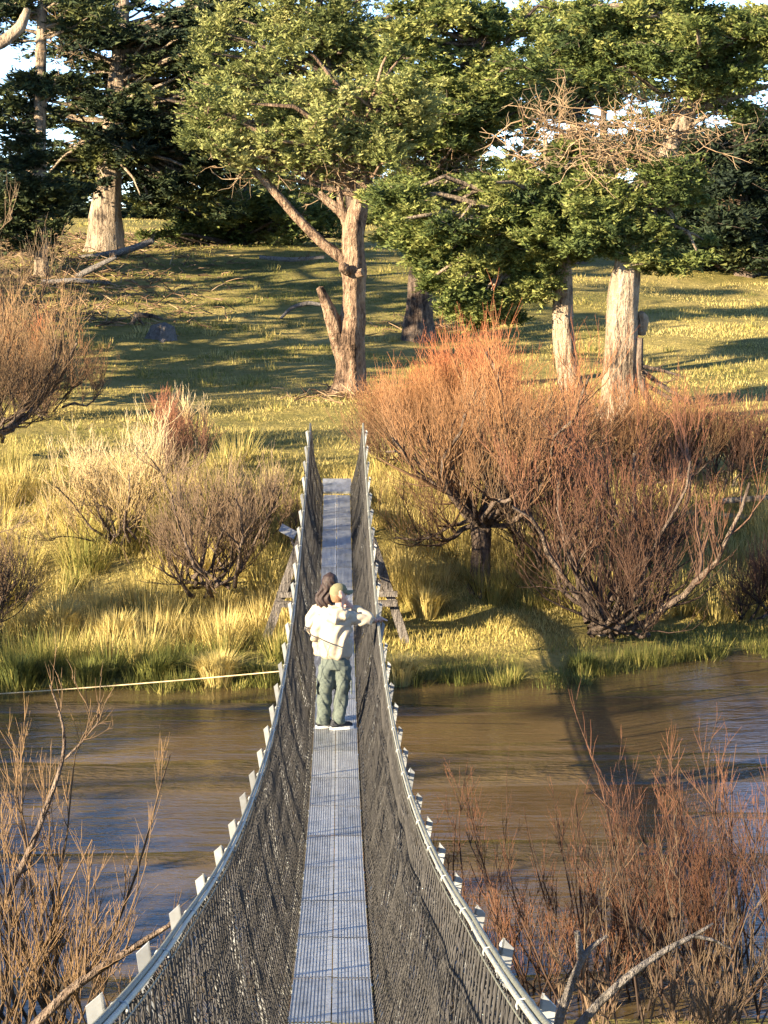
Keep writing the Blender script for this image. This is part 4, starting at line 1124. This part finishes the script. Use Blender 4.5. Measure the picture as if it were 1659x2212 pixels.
# hoodie
def hood_fold(co):
    x, y, z = co[:, 0], co[:, 1], co[:, 2]
    d = z * 0.75 - x * 1.0
    w = np.clip((1.33 - z) / 0.2, 0, 1)
    f = 0.017 * np.sin(d * 42 + 2.5 * np.sin(z * 9 + x * 6)) * np.clip((x + 0.02) / 0.12, 0.12, 1) * w
    f += 0.006 * np.sin(z * 55 + 3 * np.sin(x * 12)) * np.clip((np.abs(x - 0.02) - 0.13) / 0.06, 0, 1)
    f += -0.010 * np.clip((0.87 - z) / 0.03, 0, 1)
    return f
hoodie = organic([
    [[0.025, 0.0, 0.815, 0.155, 0.115], [0.025, 0.0, 0.85, 0.180, 0.135], [0.02, 0, 0.95, 0.192, 0.145], [0.015, 0, 1.10, 0.192, 0.145], [0.02, 0.0, 1.22, 0.195, 0.14], [0.025, 0.0, 1.31, 0.195, 0.125], [0.035, 0.01, 1.375, 0.15, 0.10], [0.05, 0.015, 1.42, 0.09, 0.085]],
    [[0.15, 0.01, 1.31, 0.095, 0.085], [0.24, 0.01, 1.30, 0.078, 0.075], [0.34, 0.02, 1.275, 0.068, 0.065], [0.435, 0.03, 1.262, 0.055, 0.055]],
    [[0.435, 0.03, 1.265, 0.056, 0.056], [0.39, 0.09, 1.31, 0.064, 0.060], [0.30, 0.14, 1.36, 0.058, 0.056], [0.23, 0.15, 1.40, 0.044, 0.044]],
    [[-0.12, 0.0, 1.31, 0.085, 0.085], [-0.175, 0.0, 1.22, 0.075, 0.075], [-0.205, 0.0, 1.12, 0.068, 0.068], [-0.205, 0.01, 1.045, 0.060, 0.060]],
    [[-0.205, 0.01, 1.05, 0.060, 0.060], [-0.15, 0.11, 1.065, 0.058, 0.056], [-0.05, 0.20, 1.12, 0.042, 0.042]],
    # hood lying on the shoulders
    [[-0.10, -0.04, 1.36, 0.045, 0.05], [-0.05, -0.11, 1.335, 0.055, 0.05], [0.03, -0.145, 1.31, 0.060, 0.055], [0.11, -0.12, 1.335, 0.055, 0.05], [0.155, -0.04, 1.38, 0.045, 0.045]],
    [[-0.04, -0.06, 1.41, 0.05, 0.04], [0.03, -0.095, 1.38, 0.055, 0.05], [0.11, -0.06, 1.41, 0.05, 0.04]],
], 'hoodie', M['cream'], man, 0.012, 4, hood_fold)
# trousers
def tr_fold(co):
    x, y, z = co[:, 0], co[:, 1], co[:, 2]
    f = 0.007 * np.sin(z * 34 + 3.5 * np.sin(x * 17 + z * 5)) * np.clip((0.8 - z) / 0.2, 0.2, 1)
    f += 0.014 * np.sin(z * 60 + x * 20) * np.clip((0.17 - z) / 0.1, 0, 1)
    return f
organic([
    [[0.02, 0, 0.86, 0.158, 0.115], [0.02, 0, 0.80, 0.172, 0.125], [0.02, 0, 0.72, 0.175, 0.125]],
    [[-0.07, 0, 0.74, 0.105, 0.115], [-0.085, 0.0, 0.60, 0.102, 0.108], [-0.105, 0.005, 0.42, 0.090, 0.095], [-0.115, 0.0, 0.25, 0.085, 0.088], [-0.12, 0.0, 0.12, 0.082, 0.085], [-0.12, 0.0, 0.055, 0.075, 0.080]],
    [[0.11, 0, 0.74, 0.100, 0.115], [0.11, 0.0, 0.60, 0.096, 0.108], [0.095, 0.005, 0.42, 0.084, 0.095], [0.075, -0.02, 0.25, 0.080, 0.088], [0.06, -0.04, 0.12, 0.078, 0.085], [0.06, -0.04, 0.055, 0.072, 0.080]],
], 'trousers', M['trouser'], man, 0.012, 3, tr_fold)
def pocket(c, n_):
    b = Buf(); box(b, c, (0.015, 0.13, 0.17)); o = b.build('cargo_pocket', M['trouser']); o.parent = man; o.data.polygons.foreach_set('use_smooth', np.zeros(6, bool))
    bv = o.modifiers.new('b', 'BEVEL'); bv.width = 0.006
pocket((0.205, -0.01, 0.50), 1); pocket((-0.196, -0.01, 0.50), -1)
# shoes: toes away to the right
def shoe(parent, c, yaw, mat_u, s=1.0):
    R = np.array(Matrix.Rotation(yaw, 3, 'Z'))
    def T(p): return V(*c) + R @ V(*p) * s
    u = [[[*T((0, -0.08, 0.055)), 0.036, 0.045], [*T((0, -0.02, 0.06)), 0.044, 0.055], [*T((0, 0.06, 0.05)), 0.045, 0.036], [*T((0, 0.13, 0.04)), 0.046, 0.026], [*T((0, 0.17, 0.034)), 0.032, 0.018]],
         [[*T((0, -0.045, 0.06)), 0.042, 0.05], [*T((0, -0.045, 0.11)), 0.042, 0.048]]]
    o = organic(u, 'shoe', mat_u, parent, 0.009, 2)
    b = Buf()
    th = np.linspace(0, 2 * PI, 20, endpoint=False)
    ox = 0.046 * np.cos(th) * (1 + 0.12 * np.sin(th)); oy = 0.045 + 0.145 * np.sin(th)
    lo = np.array([T((a, c_, 0.0)) for a, c_ in zip(ox, oy)]); hi = np.array([T((a, c_, 0.034)) for a, c_ in zip(ox, oy)])
    v = np.concatenate([lo, hi, [T((0, 0.045, 0.0))], [T((0, 0.045, 0.034))]])
    k = np.arange(20); k2 = (k + 1) % 20
    b.add(v, np.stack([k, k2, k2 + 20, k + 20], 1), None, np.concatenate([np.stack([k2, k, np.full(20, 40)], 1), np.stack([k + 20, k2 + 20, np.full(20, 41)], 1)]))
    sc = b.build('sole', M['sole'], None, False); sc.parent = o
    return o
shoe(man, (-0.125, 0.03, 0.0), math.radians(-70), M['shoe'])
shoe(man, (0.05, -0.05, 0.0), math.radians(-75), M['shoe'])
# cap and hair
Rh = np.array(Matrix.Rotation(math.radians(-62), 3, 'Z') @ Matrix.Rotation(0.12, 3, 'X'))
capl = [[[*TH((0, -0.015, 0.015)), 0.084, 0.108], [*TH((0, -0.014, 0.05)), 0.084, 0.107], [*TH((0, -0.014, 0.09)), 0.072, 0.092], [*TH((0, -0.014, 0.118)), 0.045, 0.058], [*TH((0, -0.014, 0.130)), 0.015, 0.02]]]
def ell_rot(lofts):           # rings turned with the head
    b = Buf()
    a = np.arange(16) * 2 * PI / 16
    for l in lofts:
        q = np.array(l); ux = Rh @ V(1, 0, 0); uy = Rh @ V(0, 1, 0)
        v = np.concatenate([r[:3] + np.cos(a)[:, None] * ux * r[3] + np.sin(a)[:, None] * uy * r[4] for r in q])
        N = len(q); i = np.arange(N - 1)[:, None] * 16; j = np.arange(16)[None]; j2 = (j + 1) % 16
        b.add(v, np.stack([i + j, i + j2, i + j2 + 16, i + j + 16], -1).reshape(-1, 4), None, [[(N - 1) * 16 + k, (N - 1) * 16 + (k + 1) % 16, (N - 1) * 16] for k in range(1, 15)])
    return b
cap = ell_rot(capl).build('cap', M['cap']); cap.parent = man
b = Buf()
th = np.linspace(-1.25, 1.25, 13)
inn = np.array([TH((0.082 * math.sin(a), 0.085 * math.cos(a) + 0.005, 0.028 - 0.012 * abs(math.sin(a)))) for a in th])
out = np.array([TH((0.086 * math.sin(a) * 0.95, 0.172 * math.cos(a) ** 0.7 if math.cos(a) > 0 else 0, 0.012 - 0.022 * abs(math.sin(a)))) for a in th])
v = np.concatenate([inn, out, inn - V(0, 0, 0.008), out - V(0, 0, 0.008)]); k = np.arange(12)
b.add(v, np.concatenate([np.stack([k, k + 1, k + 14, k + 13], 1), np.stack([k + 26, k + 39, k + 40, k + 27], 1), np.stack([k + 13, k + 14, k + 40, k + 39], 1)]))
o = b.build('brim', M['cap']); o.parent = cap
hr = ell_rot([[[*TH((0, -0.028, -0.075)), 0.058, 0.075], [*TH((0, -0.026, -0.04)), 0.076, 0.088], [*TH((0, -0.024, 0.0)), 0.080, 0.095], [*TH((0, -0.022, 0.03)), 0.080, 0.094]]]).build('hair', M['hair2']); hr.parent = man
for s in (-1, 1):
    b = Buf(); box(b, TH((s * 0.03, 0.087, 0.0)), (0.016, 0.016, 0.009)); o = b.build('eye', M['eye']); o.parent = man

# woman a step farther on, to the left
WY = 25.42
wz = float(deck_z(WY))
wom = empty('person', (-0.075, WY, wz + 0.004), 'person with long dark wavy hair and cream jumper, beyond the one in the cap', 'person', 'people on the bridge')
hd, TW = head_lofts((0.02, 0.03, 1.555), math.radians(-15))
body = hd + [
    [[0.0, 0.01, 1.33, 0.05, 0.05], [0.01, 0.02, 1.40, 0.046, 0.048], [0.02, 0.03, 1.47, 0.045, 0.05]],
    [[-0.01, 0, 0.80, 0.15, 0.10], [-0.01, 0, 1.0, 0.12, 0.09], [-0.01, 0, 1.2, 0.14, 0.10], [-0.01, 0, 1.30, 0.15, 0.08], [0, 0.01, 1.37, 0.06, 0.05]],
    [[-0.14, 0, 1.28, 0.05, 0.05], [-0.20, 0.0, 1.15, 0.042, 0.042], [-0.21, 0.02, 1.03, 0.036, 0.036]],
    [[-0.21, 0.02, 1.03, 0.034, 0.034], [-0.12, 0.17, 1.05, 0.03, 0.03], [-0.04, 0.24, 1.09, 0.024, 0.024]],
    [[0.14, 0.0, 1.28, 0.05, 0.05], [0.30, 0.02, 1.19, 0.042, 0.042], [0.42, 0.02, 1.13, 0.036, 0.036]],
    [[0.42, 0.02, 1.13, 0.034, 0.034], [0.49, -0.03, 1.14, 0.028, 0.028], [0.53, -0.06, 1.15, 0.024, 0.024]],
    [[-0.07, 0, 0.80, 0.085, 0.09], [-0.07, 0.01, 0.46, 0.06, 0.06], [-0.07, 0, 0.09, 0.04, 0.042]],
    [[0.08, 0, 0.80, 0.085, 0.09], [0.08, 0.01, 0.46, 0.06, 0.06], [0.08, 0, 0.09, 0.04, 0.042]],
]
body += hand_lofts((0.53, -0.06, 1.15), (0.85, -0.25, 0.25), (0, -0.1, -1), 1, 0.9, 0.8)
body += hand_lofts((-0.04, 0.24, 1.09), (0.9, 0.2, 0.1), (0, -0.2, -1), 1, 0.9, 0.4)
organic(body, 'body', M['skin'], wom, 0.0095, 3)
organic([
    [[-0.01, 0, 0.76, 0.165, 0.12], [-0.01, 0, 0.86, 0.178, 0.13], [-0.01, 0, 1.05, 0.170, 0.125], [-0.01, 0, 1.2, 0.175, 0.125], [-0.01, 0, 1.29, 0.17, 0.11], [0, 0.01, 1.355, 0.10, 0.08], [0.0, 0.01, 1.38, 0.07, 0.07]],
    [[-0.12, 0, 1.28, 0.075, 0.075], [-0.195, 0.0, 1.17, 0.066, 0.066], [-0.215, 0.01, 1.03, 0.062, 0.062]],
    [[-0.215, 0.02, 1.035, 0.06, 0.06], [-0.13, 0.15, 1.05, 0.052, 0.052], [-0.06, 0.22, 1.08, 0.04, 0.04]],
    [[0.12, 0.0, 1.28, 0.075, 0.075], [0.28, 0.02, 1.20, 0.062, 0.062], [0.41, 0.02, 1.13, 0.052, 0.052]],
    [[0.41, 0.02, 1.13, 0.05, 0.05], [0.47, -0.02, 1.138, 0.044, 0.044], [0.51, -0.045, 1.145, 0.036, 0.036]],
], 'jumper', M['cream2'], wom, 0.012, 4, lambda co: 0.006 * np.sin(co[:, 2] * 48 + 4 * np.sin(co[:, 0] * 14)))
organic([
    [[-0.01, 0, 0.84, 0.150, 0.11], [0.0, 0, 0.74, 0.168, 0.12]],
    [[-0.075, 0, 0.76, 0.095, 0.105], [-0.07, 0.01, 0.45, 0.075, 0.08], [-0.07, 0, 0.05, 0.07, 0.075]],
    [[0.08, 0, 0.76, 0.095, 0.105], [0.08, 0.01, 0.45, 0.075, 0.08], [0.08, 0, 0.05, 0.07, 0.075]],
], 'trousers', M['denim'], wom, 0.013, 3, lambda co: 0.006 * np.sin(co[:, 2] * 40 + 3 * np.sin(co[:, 0] * 20)))
shoe(wom, (-0.07, 0.02, 0), math.radians(-10), M['shoe'], 0.92)
shoe(wom, (0.08, 0.02, 0), math.radians(-25), M['shoe'], 0.92)
organic([
    [[*TW((0, -0.02, 0.118)), 0.03, 0.035], [*TW((0, -0.02, 0.09)), 0.074, 0.085], [*TW((0, -0.025, 0.04)), 0.092, 0.105], [*TW((0, -0.035, -0.02)), 0.098, 0.098], [*TW((0, -0.05, -0.08)), 0.105, 0.078]],
    [[*TW((-0.02, -0.05, -0.06)), 0.10, 0.07], [*TW((-0.03, -0.075, -0.14)), 0.115, 0.062], [*TW((-0.04, -0.095, -0.22)), 0.11, 0.05], [*TW((-0.04, -0.10, -0.29)), 0.08, 0.035], [*TW((-0.035, -0.10, -0.33)), 0.03, 0.02]],
], 'hair', M['hair'], wom, 0.009, 3, lambda co: 0.010 * np.sin(co[:, 0] * 95 + 3.2 * np.sin(co[:, 2] * 28)) * np.clip((1.63 - co[:, 2]) / 0.12, 0.15, 1))
for s in (-1, 1):
    b = Buf(); box(b, TW((s * 0.03, 0.087, 0.0)), (0.016, 0.016, 0.009)); o = b.build('eye', M['eye']); o.parent = wom

tris = sum(len(o.data.loops) - 2 * len(o.data.polygons) for o in bpy.data.objects if o.type == 'MESH')
print('TRIS', tris, 'OBJS', len(bpy.data.objects))

wom.scale = (1.06, 1.06, 1.06)
